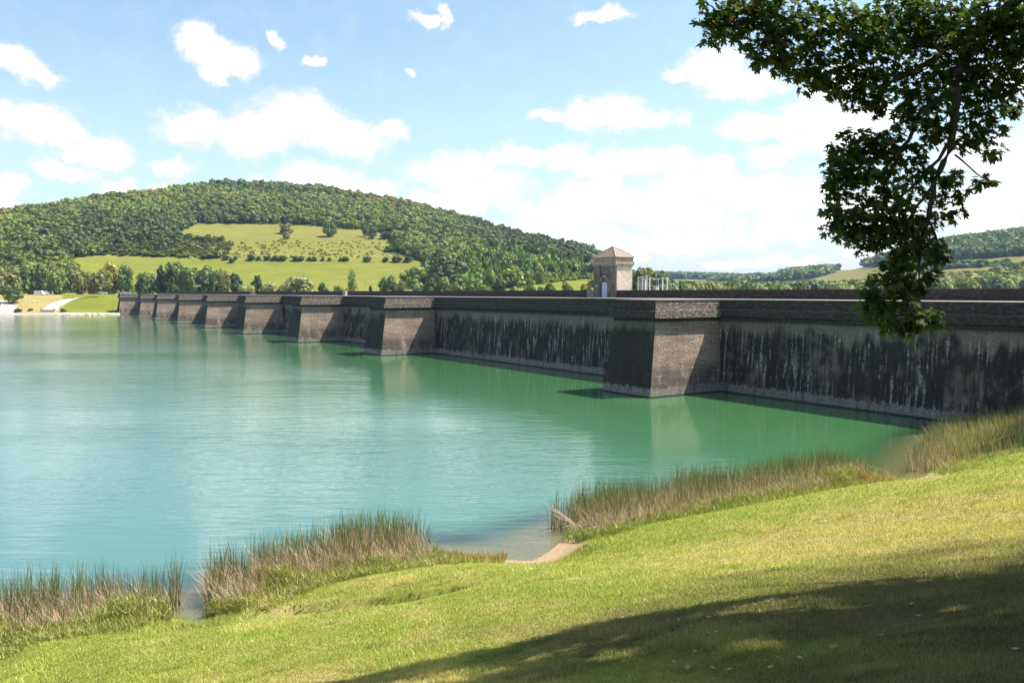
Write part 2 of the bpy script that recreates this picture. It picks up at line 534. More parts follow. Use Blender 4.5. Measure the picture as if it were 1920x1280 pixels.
XL, XR = -S_END, 90.0
wall = prism_wall('main_wall', XL, XR, [(WF - .02, -4), (WF, 0.0), (WT, 7.2), (19.3, 7.2), (19.3, -12)], M_WALL, dam)
corn = prism_wall('cornice', XL, XR, [(WT - .16, 7.203), (WT - .16, 7.55), (WT - .42, 7.62), (WT - .42, 8.29), (WT - .12, 8.31), (WT - .12, 9.25), (19.3, 9.25), (19.3, 7.203)], M_CORN, dam)
crest = prism_wall('crest_paving', XL, XR, [(WT - .17, 9.253), (WT - .17, ZC), (19.4, ZC), (19.4, 9.253)], M_WALK, dam)
BW, SB, FB = 7.15, 0.60, 1.15   # base width, side batter, front batter (over 7.2 m)
CAPS = None


def make_buttress(full=True):
    mb = MB()
    # local x: right face at 0, left face at -BW
    x0, x1 = -BW, 0.0
    sl = lambda z: z / 7.2
    zb = -4
    mb.quadbox([(x0 + SB * sl(zb), FB * sl(zb), zb), (x1 - SB * sl(zb), FB * sl(zb), zb), (x1 - SB * sl(zb), WF + .2, zb), (x0 + SB * sl(zb), WF + .2, zb)],
               [(x0 + SB, FB, 7.2), (x1 - SB, FB, 7.2), (x1 - SB, WT + .3, 7.2), (x0 + SB, WT + .3, 7.2)])
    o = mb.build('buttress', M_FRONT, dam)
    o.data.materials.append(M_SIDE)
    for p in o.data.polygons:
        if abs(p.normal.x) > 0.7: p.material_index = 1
    # cap: three courses, as a sub-part
    cb = MB()
    X0, X1 = x0 + SB, x1 - SB
    def course(e, za, zb_, back):
        cb.box(X0 - e, X1 + e, FB - e, back, za, zb_)
    course(0.10, 7.203, 7.55, WT - .165)
    course(0.56, 7.553, 8.29, WT - .425)
    course(0.16, 8.293, 9.247, WT - .125)
    c = cb.build('buttress_cap', M_CAPC, o)
    c.data.materials.append(M_CORN)
    for p in c.data.polygons:
        if p.normal.y < -0.7 or p.center.z < 7.5: p.material_index = 1
    tb = MB(); tb.box(X0 - .22, X1 + .22, FB - .22, WT - .175, 9.253, ZC)
    tb.build('cap_slab', M_WALK, o)
    return o


b0 = make_buttress()
for i, s in enumerate(S_POS):
    if i == 0:
        b = b0
    else:
        b = b0.copy(); COL.objects.link(b); b.parent = dam
        for ch in b0.children:
            c = ch.copy(); COL.objects.link(c); c.parent = b
    b.location = (-s, 0, 0)
    b['group'] = 'buttresses of the dam'

# parapet along the downstream edge, with its gaps
PY0, PY1 = 17.95, 18.45
TX0, TX1 = -30.6, -25.9        # tower, local x
GAPS = [(-123.6, -120.6, 'gate'), (-201.5, -195.5, 'stair')]
segs = [(XL + 6, -201.5), (-195.5, -123.6), (-120.6, TX0 - 1.8), (TX1 + 0.0, XR)]
for (a, bb) in segs:
    pr = prism_wall('parapet', a, bb, [(PY0, ZC + .003), (PY0, 10.20), (PY1, 10.20), (PY1, ZC + .003)], M_PARA, dam)
    cp = prism_wall('parapet_coping', a - .02, bb + .02, [(PY0 - .06, 10.203), (PY0 - .06, 10.33), (PY1 + .06, 10.33), (PY1 + .06, 10.203)], M_WALK, pr)
# pale stair block at the far opening, pale pier and white gate at the nearer one
MB().box(-201.4, -195.6, PY0 + .1, PY1 + 1.5, ZC + .003, 9.72).box(-201.4, -195.6, PY0 + .6, PY1 + 1.5, 9.723, 10.2).build('stair_block', M_PALE, dam)
MB().box(-123.55, -122.1, PY0 - .05, PY1 + .05, ZC + .003, 10.32).build('pale_pier', M_PALE, dam)
gt = MB()
arc = [(-121.95 + .55 * (1 - math.cos(a)), PY0 + .1, 9.35 + .5 + .45 * math.sin(a)) for a in np.linspace(0, math.pi, 9)]
gt.tube([(-121.95, PY0 + .1, 9.32)] + arc + [(-120.85, PY0 + .1, 9.32)], .05)
for k in range(1, 5): gt.tube([(-121.95 + k * .22, PY0 + .1, 9.32), (-121.95 + k * .22, PY0 + .1, 10.15)], .02)
gt.build('white_gate', M_WHITE, dam)
# rubble steps left of the tower
rb = MB(); rr = random.Random(4)
for k in range(60):
    x = TX0 - 1.75 + rr.random() * 1.45; z = ZC + rr.random() * .85; s = .12 + rr.random() * .12
    rb.box(x, x + s * 1.5, PY0 - .02 + rr.random() * .1, PY1, z, z + s)
rb.build('rubble_steps', M_PALE, dam)

# ------------------------------------------------------------------ tower
def tower_mat(name, base, base2, stain):
    m, t = mat_new(name)
    oc = t.n('ShaderNodeTexCoord').outputs['Object']
    sp = t.n('ShaderNodeSeparateXYZ', {0: oc})
    h = t.n('ShaderNodeCombineXYZ', {0: t.m('ADD', sp.outputs[0], sp.outputs[1]), 1: sp.outputs[2]}).outputs[0]
    br = t.n('ShaderNodeTexBrick', {'Vector': h, 'Color1': (1, 1, 1, 1), 'Color2': (0.72, 0.72, 0.7, 1), 'Mortar': (0.6, .6, .6, 1), 'Scale': 1.0,
                                    'Mortar Size': 0.012, 'Brick Width': 0.6, 'Row Height': 0.28})
    f = t.noise(h, 3.0, 5, .65)
    c = t.mix(f, base, base2)
    stn = t.m('MULTIPLY', t.sm(t.noise(t.scl(h, (1, .35, 1)), 1.6, 5, .65), .42, .62), stain)
    c = t.mix(stn, c, (0.06, 0.052, 0.045))
    c = t.mix(1.0, c, br.outputs[0], 'MULTIPLY')
    bp = t.n('ShaderNodeBump', {'Strength': .5, 'Distance': .02, 'Height': f})
    b = t.n('ShaderNodeBsdfPrincipled', {'Base Color': c, 'Roughness': .9, 'Normal': bp.outputs[0]})
    out(t, b.outputs[0]); return m


M_TF = tower_mat('tower_shaded_stone', (0.20, 0.165, 0.135), (0.30, 0.25, 0.205), .65)
M_TS = tower_mat('tower_sunlit_stone', (0.70, 0.56, 0.45), (0.78, 0.65, 0.54), .08)  # same stone as the front, sunlight put into the colour
M_TC = tower_mat('tower_cornice_stone', (0.36, 0.29, 0.23), (0.55, 0.47, 0.39), .35)
m, t = mat_new('roof_tiles'); M_ROOF = m
oc = t.n('ShaderNodeTexCoord').outputs['Object']
f = t.noise(oc, 1.4, 5, .6); f2 = t.noise(oc, 9, 3)
wv = t.n('ShaderNodeTexWave', {'Vector': oc, 'Scale': 3.2, 'Distortion': .6, 'Detail': 1}, bands_direction='Z')
c = t.mix(t.sm(f, .42, .56), (0.27, 0.22, 0.18), (0.36, 0.235, 0.15))
c = t.mix(t.sm(f2, .4, .6), c, t.mix(1.0, c, (.72, .7, .7), 'MULTIPLY'))
c = t.mix(t.m('MULTIPLY', wv.outputs[1], .25), c, (0.16, 0.10, 0.07))
b = t.n('ShaderNodeBsdfPrincipled', {'Base Color': c, 'Roughness': .85}); out(t, b.outputs[0])

tw = empty('gatehouse_tower', dam_world(-TX1, PY0, ZC), DAM_RZ)   # local origin: front right corner
tag(tw, 'small square stone tower with orange tiled pyramid roof and white door on the dam crest', 'tower')
TWW, TDD = 4.7, 2.75
y0 = -0.12
tm = MB()
# body, slightly flared at the top, with corner pilasters standing proud of a recessed middle
tm.quadbox([(-TWW + .08, y0 + .12, 0), (-.08, y0 + .12, 0), (-.08, TDD, 0), (-TWW + .08, TDD, 0)],
           [(-TWW + .08, y0 + .12, 4.3), (-.08, y0 + .12, 4.3), (-.08, TDD, 4.3), (-TWW + .08, TDD, 4.3)])
body = tm.build('tower_wall', M_TF, tw)
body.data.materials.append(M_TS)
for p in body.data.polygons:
    if p.normal.x > .7: p.material_index = 1  # right face gets the brighter copy because the sun strikes it
pl = MB()
for (a, bb, z0) in ((-TWW, -TWW + 1.3, 0), (-1.55, -.0, 0), (-TWW + 1.3, -TWW + 1.55, 0), (-TWW + 3.0, -1.55, 0)):
    pl.box(a, bb, y0 - .06, y0 + .117, z0, 4.25)
# lintel arch filling above the door
pl.box(-TWW + 1.552, -TWW + 2.998, y0 - .02, y0 + .117, 3.2, 4.25)
pl.build('pilaster', M_TF, tw)
ar = MB()
cx = -TWW + 2.27
for k in range(9):
    a = math.pi * (k + .5) / 9
    r0, r1 = .62, .86
    a0_, a1_ = math.pi * k / 9 + .02, math.pi * (k + 1) / 9 - .02
    pts = [(cx + r0 * math.cos(a0_), r0 * math.sin(a0_)), (cx + r1 * math.cos(a0_), r1 * math.sin(a0_)), (cx + r1 * math.cos(a1_), r1 * math.sin(a1_)), (cx + r0 * math.cos(a1_), r0 * math.sin(a1_))]
    ar.quadbox([(p[0], y0 + .10, 2.15 + p[1]) for p in pts], [(p[0], y0 - .09, 2.15 + p[1]) for p in pts])
ar.build('door_arch', M_TC, tw)
dr = MB().box(-TWW + 1.75, -TWW + 2.85, y0 - .03, y0 + .10, 0.03, 2.06)
door = bevel(dr.build('door', plain('white_door_paint', (.48, .52, .62), .5), tw), .015)
MB().box(-TWW + 2.70, -TWW + 2.76, y0 - .09, y0 - .032, 1.0, 1.12).build('door_handle', M_RAIL, door)
MB().box(-TWW + .55, -TWW + .78, y0 - .085, y0 - .063, 1.55, 1.75).build('notice', M_WHITE, tw)
MB().tube([(-TWW + 1.45, y0 - .14, 0.1), (-TWW + 1.45, y0 - .14, 4.9)], .05).build('drainpipe', plain('dark_pipe', (.08, .08, .08)), tw)
def ring(name, e, za, zb_, mat, e2=None):
    e2 = e if e2 is None else e2
    q = lambda k, z: [(-TWW - k, y0 - .06 - k, z), (k, y0 - .06 - k, z), (k, TDD + k, z), (-TWW - k, TDD + k, z)]
    o = MB().quadbox(q(e, za), q(e2, zb_)).build(name, mat, tw); return o
ring('cornice_band', 0.02, 4.253, 4.45, M_TC, 0.15)
cb_ = ring('cornice_band', 0.15, 4.453, 4.85, M_TC)
ring('frieze', 0.04, 4.853, 5.25, M_TC)
ring('eaves', 0.06, 5.253, 5.36, M_TC, 0.16)
ov = .20
rv = [(-TWW - ov, y0 - .06 - ov, 5.363), (ov, y0 - .06 - ov, 5.363), (ov, TDD + ov, 5.363), (-TWW - ov, TDD + ov, 5.363),
      (-TWW / 2, TDD / 2 - .1, 7.0), (-TWW - ov, y0 - .06 - ov, 5.43), (ov, y0 - .06 - ov, 5.43), (ov, TDD + ov, 5.43), (-TWW - ov, TDD + ov, 5.43)]
rf = mesh_obj('roof', rv, [(3, 2, 1, 0), (0, 1, 6, 5), (1, 2, 7, 6), (2, 3, 8, 7), (3, 0, 5, 8), (5, 6, 4), (6, 7, 4), (7, 8, 4), (8, 5, 4)], M_ROOF, tw)
hp = MB()
for q in (5, 6, 7, 8):
    hp.tube([np.array(rv[q]) + (0, 0, .02), np.array(rv[4]) + (0, 0, .02)], .055, 5)
hp.build('ridge_tiles', plain('ridge_mortar', (.50, .42, .34)), rf)

# ------------------------------------------------------------------ railings by the tower
def railing(name, x0, x1, yy, zb, zt, n, label, post=.06, mid=True, vert=0, lx=None):
    r = empty(name, dam_world(-x0, yy, zb), DAM_RZ)
    tag(r, label, 'railing')
    L = x1 - x0; H = zt - zb
    for k in range(n + 1):
        xx = L * k / n
        MB().box(xx - post / 2, xx + post / 2, -post / 2, post / 2, 0, H - post - .002).build('post', M_WHITE, r)
    MB().box(-post / 2, L + post / 2, -post / 2, post / 2, H - post, H).build('top_rail', M_WHITE, r)
    if mid:
        MB().box(-post / 2, L + post / 2, -post / 2 - .03, -post / 2 - .002, H * .42, H * .42 + .05).build('middle_rail', M_WHITE, r)
    if vert:
        g = MB()
        for k in range(vert):
            xx = L * (k + .5) / vert
            g.box(xx - .012, xx + .012, -.012, .012, 0.02, H - post - .003)
        g.build('bars', M_RAIL, r)
    return r


# platform behind the parapet carrying the fence right of the tower
MB().box(TX1 - .2, TX1 + 6.6, PY1 + .003, PY1 + 3.2, 8.6, 10.1).build('valve_platform', M_PARA, dam)
railing('railing', TX1 + 2.15, TX1 + 6.2, PY1 + 2.6, 10.1, 11.85, 5, 'white open railing of five bays behind the parapet right of the tower', post=.10)
railing('railing', TX1 + .25, TX1 + 2.0, PY1 + 3.0, 10.1, 12.15, 2, 'grey barred gate between the tower side wall and the white railing', post=.06, vert=9)
railing('railing', TX0 - 1.5, TX0 - .1, PY1 + .9, 9.4, 12.0, 2, 'tall pale barred fence against the left side of the tower', post=.06, vert=7)
MB().box(TX0 - 1.7, TX0 + .2, PY1 + .003, PY1 + 1.3, 8.6, 9.4).build('fence_platform', M_PARA, dam)
hw_ = empty('valve_cabinet', dam_world(-(TX1 + 5.2), PY1 + 1.6, 10.1), DAM_RZ)
tag(hw_, 'grey pedestal with dark box top behind the white railing near its right end', 'cabinet')
MB().box(-.2, .2, -.2, .2, 0, .8).build('pedestal', plain('pale_metal', (.5, .47, .48)), hw_)
MB().box(-.35, .25, -.25, .25, .803, 1.5).build('control_box', plain('dark_box', (.05, .05, .055)), hw_)

# ================================================================== water
def inside(px, py, poly):
    px = np.asarray(px); py = np.asarray(py)
    c = np.zeros(px.shape, bool)
    n = len(poly)
    for i in range(n):
        x1, y1 = poly[i]; x2, y2 = poly[(i + 1) % n]
        cond = ((y1 > py) != (y2 > py))
        xi = (x2 - x1) * (py - y1) / ((y2 - y1) if y2 != y1 else 1e-9) + x1
        c ^= cond & (px < xi)
    return c


m, t = mat_new('lake_water'); M_WATER = m
pos = t.n('ShaderNodeNewGeometry').outputs['Position']
dep = t.n('ShaderNodeAttribute', attribute_name='depth').outputs['Fac']
# distance in front of the dam (lee side is calmer)
dt = t.n('ShaderNodeVectorMath', {0: pos, 1: (NN[0], NN[1], 0)}, operation='DOT_PRODUCT').outputs[1]
lee = t.sm(dt, float(NN @ TIP) - 34.0, float(NN @ TIP) + 2.0, 1.0, 0.16)
nearcalm = t.sm(t.n('ShaderNodeVectorMath', {0: pos}, operation='LENGTH').outputs[1], 24.0, 44.0, 0.55, 1.0)
mpw = t.n('ShaderNodeMapping', {'Vector': pos, 'Rotation': (0, 0, math.radians(-9)), 'Scale': (0.42, 1.6, 1)})
w1 = t.noise(mpw.outputs[0], 1.55, 3, 0.5)
w2 = t.noise(mpw.outputs[0], 0.5, 3, 0.5)
mpx = t.n('ShaderNodeMapping', {'Vector': pos, 'Rotation': (0, 0, math.radians(-20)), 'Scale': (0.8, 1.6, 1)})
w3 = t.noise(mpx.outputs[0], 4.5, 2, 0.5)
patch = t.noise(t.scl(pos, (0.35, 1.0, 1)), 0.035, 3, 0.55)
pm = t.sm(patch, 0.36, 0.60, 0.45, 1.15)
amp = t.m('MULTIPLY', t.m('MULTIPLY', lee, pm), nearcalm)
hh = t.m('ADD', t.m('MULTIPLY', w1, 0.55), t.m('MULTIPLY', w2, 0.9))
hh = t.m('ADD', hh, t.m('MULTIPLY', w3, 0.16))
hh = t.m('MULTIPLY', hh, amp)
bp = t.n('ShaderNodeBump', {'Strength': 1.0, 'Distance': 0.060, 'Height': hh})
deepc = t.mix(t.sm(dt, float(NN @ TIP) - 60.0, float(NN @ TIP)), (0.072, 0.168, 0.158), (0.042, 0.128, 0.046))
dif = t.n('ShaderNodeBsdfDiffuse', {'Color': deepc, 'Normal': bp.outputs[0]})
trn = t.n('ShaderNodeBsdfTransparent', {'Color': (0.80, 0.86, 0.72, 1)})
mx = t.n('ShaderNodeMixShader', {0: t.sm(dep, 0.02, 1.0, 0.12, 1.0), 1: trn.outputs[0], 2: dif.outputs[0]})
gl = t.n('ShaderNodeBsdfGlossy', {'Color': (1, 1, 1, 1), 'Roughness': 0.09, 'Normal': bp.outputs[0]})
fr = t.n('ShaderNodeFresnel', {'IOR': 1.36, 'Normal': bp.outputs[0]})
mx2 = t.n('ShaderNodeMixShader', {0: fr.outputs[0], 1: mx.outputs[0], 2: gl.outputs[0]})
out(t, mx2.outputs[0])

# near water grid carries the depth attribute, the far sheet is one big polygon
gx = np.arange(-70, 80.1, 1.0); gy = np.arange(-22, 80.1, 1.0)
# refine close to the beach zones
gx = np.unique(np.concatenate([gx, np.arange(-20, 40, .5)])); gy = np.unique(np.concatenate([gy, np.arange(18, 60, .5)]))
XX, YY = np.meshgrid(gx, gy); D = shore_dist(XX, YY)
H = bank_h(XX, YY, D)
V = np.stack([XX.ravel(), YY.ravel(), np.zeros(XX.size)], 1)
nx, ny = len(gx), len(gy)
idx = np.arange(nx * ny).reshape(ny, nx)
Fq = np.stack([idx[:-1, :-1], idx[:-1, 1:], idx[1:, 1:], idx[1:, :-1]], -1).reshape(-1, 4)
dq = D.ravel()[Fq].min(1); Fq = Fq[dq < 2.5]
xa, xb, ya, yb = gx[0], gx[-1], gy[0], gy[-1]
base = len(V)
FX0, FX1, FY0, FY1 = -900, 300, -200, 520
Vf = np.array([(FX0, ya, 0), (xa, ya, 0), (xa, yb, 0), (FX0, yb, 0), (FX0, FY1, 0), (xa, FY1, 0), (xb, yb, 0), (xb, FY1, 0), (FX0, FY0, 0), (xa, FY0, 0)], float)
V = np.concatenate([V, Vf])
Ff = base + np.array([(0, 1, 2, 3), (3, 2, 5, 4), (2, 6, 7, 5), (8, 9, 1, 0)])
wo = mesh_obj('lake_water', V, np.concatenate([Fq, Ff]), M_WATER)
at = wo.data.attributes.new('depth', 'FLOAT', 'POINT')
dv = np.concatenate([np.clip(-H.ravel(), 0, 5), np.full(10, 5.0)]).astype(np.float32)
at.data.foreach_set('value', dv)
tag(wo, kind='structure')

# ================================================================== near ground
m, t = mat_new('bank_ground'); M_BANK = m
pos = t.n('ShaderNodeNewGeometry').outputs['Position']
c = t.n('ShaderNodeVertexColor', layer_name='Col').outputs[0]
f = t.noise(pos, 6.0, 5, .65); f2 = t.noise(pos, 0.8, 4, .6); f3 = t.noise(pos, 40.0, 3, .6)
c = t.mix(t.sm(f, .35, .65), t.mix(1.0, c, (.72, .74, .7), 'MULTIPLY'), c)
c = t.mix(t.sm(f3, .4, .62), t.mix(1.0, c, (.62, .62, .62), 'MULTIPLY'), c)
bp = t.n('ShaderNodeBump', {'Strength': .6, 'Distance': .05, 'Height': f3})
b = t.n('ShaderNodeBsdfDiffuse', {'Color': c, 'Normal': bp.outputs[0]}); out(t, b.outputs[0])


def straw(X, Y):
    """0 = fresh green, 1 = dry straw"""
    a = pnoise(X, Y * 1.0, 11, 4, 0.35)
    lane = np.clip((X * .35 - (Y - 15) * .22) / 5.0, -0.4, 1.0)
    return np.clip(0.30 + 0.75 * a + 0.42 * lane + .45 * pnoise(X, Y, 12, 3, 2.6), 0, 1)


def worn_shade(X, Y):
    """thin dry turf on brown soil under the maple, darkened to deepen its shade"""
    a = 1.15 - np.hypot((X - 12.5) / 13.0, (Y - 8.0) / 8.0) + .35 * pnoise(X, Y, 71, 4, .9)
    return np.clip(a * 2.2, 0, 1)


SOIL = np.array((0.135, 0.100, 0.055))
GREEN = np.array((0.305, 0.345, 0.062)); STRAW = np.array((0.50, 0.415, 0.145)); SAND = np.array((0.50, 0.36, 0.22)); MUD = np.array((0.22, 0.17, 0.10))
BEACH = [(*G(985, 1050), 2.3), (*G(1050, 1030), 1.6), (*G(1720, 898), 1.8), (*G(1690, 903), 1.6)]


def beachm(X, Y):
    b = np.zeros(np.shape(X))
    for (x, y, r) in BEACH:
        b = np.maximum(b, np.clip(1.3 - np.hypot(X - x, (Y - y) * 1.25) / r, 0, 1))
    return b


# precomputed height on a regular grid for speed
HX = np.arange(-45, 60.1, .4); HY = np.arange(0, 90.1, .4)
HXX, HYY = np.meshgrid(HX, HY); HD = shore_dist(HXX, HYY); HH = bank_h(HXX, HYY, HD)


def blur(A, k):
    for ax in (0, 1):
        P_ = np.pad(A, [(k, k) if i == ax else (0, 0) for i in (0, 1)], mode='edge')
        c_ = np.cumsum(P_, axis=ax); c_ = np.concatenate([np.zeros_like(np.take(c_, [0], ax)), c_], ax)
        n_ = A.shape[ax]; w_ = 2 * k + 1
        A = (np.take(c_, range(w_, w_ + n_), ax) - np.take(c_, range(0, n_), ax)) / w_
    return A


HB_ = blur(blur(HH, 4), 4)
wB = np.clip((HD - .6) / 3.0, 0, 1); HH = HH * (1 - wB) + HB_ * wB


def lut(A, X, Y):
    fx = np.clip((X - HX[0]) / .4, 0, len(HX) - 1.001); fy = np.clip((Y - HY[0]) / .4, 0, len(HY) - 1.001)
    ix = fx.astype(int); iy = fy.astype(int); tx = fx - ix; ty = fy - iy
    return (A[iy, ix] * (1 - tx) + A[iy, ix + 1] * tx) * (1 - ty) + (A[iy + 1, ix] * (1 - tx) + A[iy + 1, ix + 1] * tx) * ty


gx = np.concatenate([np.arange(-80, -25, 2.0), np.arange(-25, 32, .3), np.arange(32, 100, 1.5)])
gy = np.concatenate([np.arange(-40, 5, 2.0), np.arange(5, 50, .3), np.arange(50, 110, 1.5)])
XX, YY = np.meshgrid(gx, gy); D = shore_dist(XX, YY); H = bank_h(XX, YY, D)
inl = (XX > -44.5) & (XX < 59.5) & (YY > .5) & (YY < 89.5)
H = np.where(inl, lut(HH, XX, YY), H)
tt = (XX - TIP[0]) * NN[0] + (YY - TIP[1]) * NN[1]
H = np.where(tt > 10.5, np.minimum(H, 8.8), H)
st = straw(XX, YY)[..., None]
colr = GREEN * (1 - st) + STRAW * st
wn = worn_shade(XX, YY)[..., None] * .85
colr = colr * (1 - wn) + SOIL * wn  # brown soil, its dark tone also deepening the maple's shadow
bm_ = np.clip(beachm(XX, YY) * 1.6, 0, 1) * np.clip(1.5 - D / 1.4, 0, 1)
colr = colr * (1 - bm_[..., None]) + SAND * bm_[..., None]
und = np.clip(-D * 3, 0, 1)[..., None]
colr = colr * (1 - und) + (SAND * .9) * und
nx, ny = len(gx), len(gy); idx = np.arange(nx * ny).reshape(ny, nx)
Fq = np.stack([idx[:-1, :-1], idx[:-1, 1:], idx[1:, 1:], idx[1:, :-1]], -1).reshape(-1, 4)
go = mesh_obj('bank_ground', np.stack([XX.ravel(), YY.ravel(), H.ravel()], 1), Fq, M_BANK, smooth=True, colors=colr.reshape(-1, 3))
tag(go, kind='structure')

# ================================================================== grass, reeds, weeds
rs = np.random.RandomState(7)


def blades(n, X, Y, Z, h, wdt, lean, cb, ct, seg=1, leandir=None, seed=1, curl=0.5):
    """build n tapered blades; cb/ct colours at base/tip (n,3)"""
    r = np.random.RandomState(seed)
    an = r.rand(n) * 6.283 if leandir is None else leandir
    ld = np.stack([np.cos(an), np.sin(an)], 1)
    fa = r.rand(n) * math.pi
    side = np.stack([np.cos(fa), np.sin(fa)], 1) * (wdt * .5)[:, None]
    base = np.stack([X, Y, Z], 1)
    V = []; C = []
    if seg == 1:
        tip = base.copy(); tip[:, :2] += ld * (lean * h)[:, None]; tip[:, 2] += h * np.sqrt(np.clip(1 - lean ** 2, .1, 1))
        a = base.copy(); a[:, :2] -= side; b_ = base.copy(); b_[:, :2] += side
        V = np.stack([a, b_, tip], 1).reshape(-1, 3); C = np.stack([cb, cb, ct], 1).reshape(-1, 3)
        Fc = np.arange(3 * n).reshape(n, 3)
        return V, Fc, C
    rows = []
    cols = []
    for k in range(seg + 1):
        u = k / seg
        p = base.copy()
        bend = u ** (1 + curl)
        p[:, :2] += ld * (lean * h * bend)[:, None]
        p[:, 2] += h * (u - 0.35 * lean * u ** 2)
        wk = (1 - u ** 2 * .92)
        a = p.copy(); a[:, :2] -= side * wk; b_ = p.copy(); b_[:, :2] += side * wk
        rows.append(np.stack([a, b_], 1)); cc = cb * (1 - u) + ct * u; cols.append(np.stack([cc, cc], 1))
    V = np.concatenate(rows, 1).reshape(-1, 3); C = np.concatenate(cols, 1).reshape(-1, 3)
    off = (np.arange(n) * 2 * (seg + 1))[:, None]
    Fc = np.concatenate([off + np.array([2 * k, 2 * k + 1, 2 * k + 3, 2 * k + 2]) for k in range(seg)], 1).reshape(-1, 4)
    return V, Fc, C


# ---- lawn blades, sampled evenly over the view so near ones are densest
N = 620000
px = rs.rand(N) * 2100 - 90
py = 835 + rs.rand(N) ** 0.8 * 485
ang = (py - 548.5) / F
# intersect rays with the bank by marching
u_ = (px - 960) / F; v_ = (640 - py) / F
ry = math.cos(TH) + v_ * math.sin(TH); rz = -math.sin(TH) + v_ * math.cos(TH)
lo = np.full(N, 4.0); hi_ = np.full(N, 70.0)
coarse = np.linspace(5, 75, 36)
hit = np.full(N, np.nan)
prev = None
for yv in coarse:
    k = yv / ry; zz = 10 + rz * k; g = lut(HH, u_ * k, np.full(N, yv)) - zz
    if prev is not None:
        newhit = np.isnan(hit) & (g > 0) & (prev <= 0)
        fr_ = prev / (prev - g + 1e-9)
        hit = np.where(newhit, yv - (coarse[1] - coarse[0]) * (1 - fr_), hit)
    prev = g
ok = ~np.isnan(hit)
Yg = hit[ok]; Xg = u_[ok] * Yg / ry[ok]
Yg += (rs.rand(len(Yg)) - .5) * 1.2; Xg += (rs.rand(len(Xg)) - .5) * .4
Dg = lut(HD, Xg, Yg)
ok = (Dg > 0.5) & (beachm(Xg, Yg) * np.clip(1.5 - Dg / 1.4, 0, 1) < .3)
Xg, Yg, Dg = Xg[ok], Yg[ok], Dg[ok]
n = len(Xg); Zg = lut(HH, Xg, Yg) - .01
dist = np.hypot(Xg, Yg)
tuft = np.clip(1.3 * pnoise(Xg, Yg, 21, 4, 2.2), -1, 1)
h = (0.032 + 0.0018 * dist) * (0.7 + .6 * rs.rand(n)) * (1 + .45 * tuft)
edge_t = np.clip(1.6 - Dg / 1.8, 0, 1) * (0.4 + rs.rand(n))
h = h + .16 * edge_t
wd = 0.004 + 0.00085 * dist
st = np.clip(straw(Xg, Yg) + (rs.rand(n) - .5) * .9, 0, 1)[:, None]
h = h * np.where(pnoise(Xg, Yg, 44, 3, 3.5) > .75, 1.7, 1.0)
gcol = (GREEN * (1 - st) + STRAW * st) * (0.75 + .5 * rs.rand(n))[:, None]
gcol *= (1 + .30 * tuft)[:, None]
wn = worn_shade(Xg, Yg); gcol = gcol * (1 - .45 * wn[:, None])  # dry turf darkened further, tree shade put into the colour
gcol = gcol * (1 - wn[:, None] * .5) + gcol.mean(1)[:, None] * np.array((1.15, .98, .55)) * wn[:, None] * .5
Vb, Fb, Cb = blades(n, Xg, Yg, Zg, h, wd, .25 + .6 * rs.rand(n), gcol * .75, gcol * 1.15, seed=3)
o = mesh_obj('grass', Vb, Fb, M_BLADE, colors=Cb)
tag(o, 'short mown lawn grass with straw coloured patches on the near bank', 'grass', kind='stuff')


def zone(pts_px, n, seed, inner, outer):
    """random positions in a band along a stretch of shoreline; inner = metres landward, outer = metres into the water"""
    r = np.random.RandomState(seed)
    P = np.array([G(*p) for p in pts_px])
    seg = np.hypot(*(P[1:] - P[:-1]).T); cum = np.concatenate([[0], np.cumsum(seg)])
    s = r.rand(n) * cum[-1]
    i = np.clip(np.searchsorted(cum, s) - 1, 0, len(seg) - 1)
    tt = (s - cum[i]) / seg[i]
    q = P[i] + (P[i + 1] - P[i]) * tt[:, None]
    nrm = np.stack([-(P[i + 1] - P[i])[:, 1], (P[i + 1] - P[i])[:, 0]], 1) / seg[i][:, None]   # towards the water
    o = -inner + r.rand(n) * (inner + outer)
    X = q[:, 0] + nrm[:, 0] * o; Y = q[:, 1] + nrm[:, 1] * o
    e = np.minimum(s, cum[-1] - s)
    return X, Y, o, s / cum[-1], e


REED_G = np.array((0.070, 0.105, 0.045)); REED_G2 = np.array((0.17, 0.22, 0.06)); DRY = np.array((0.70, 0.52, 0.40)); DRY2 = np.array((0.42, 0.28, 0.20))
WEED = np.array((0.23, 0.29, 0.05)); WEED2 = np.array((0.44, 0.37, 0.13))


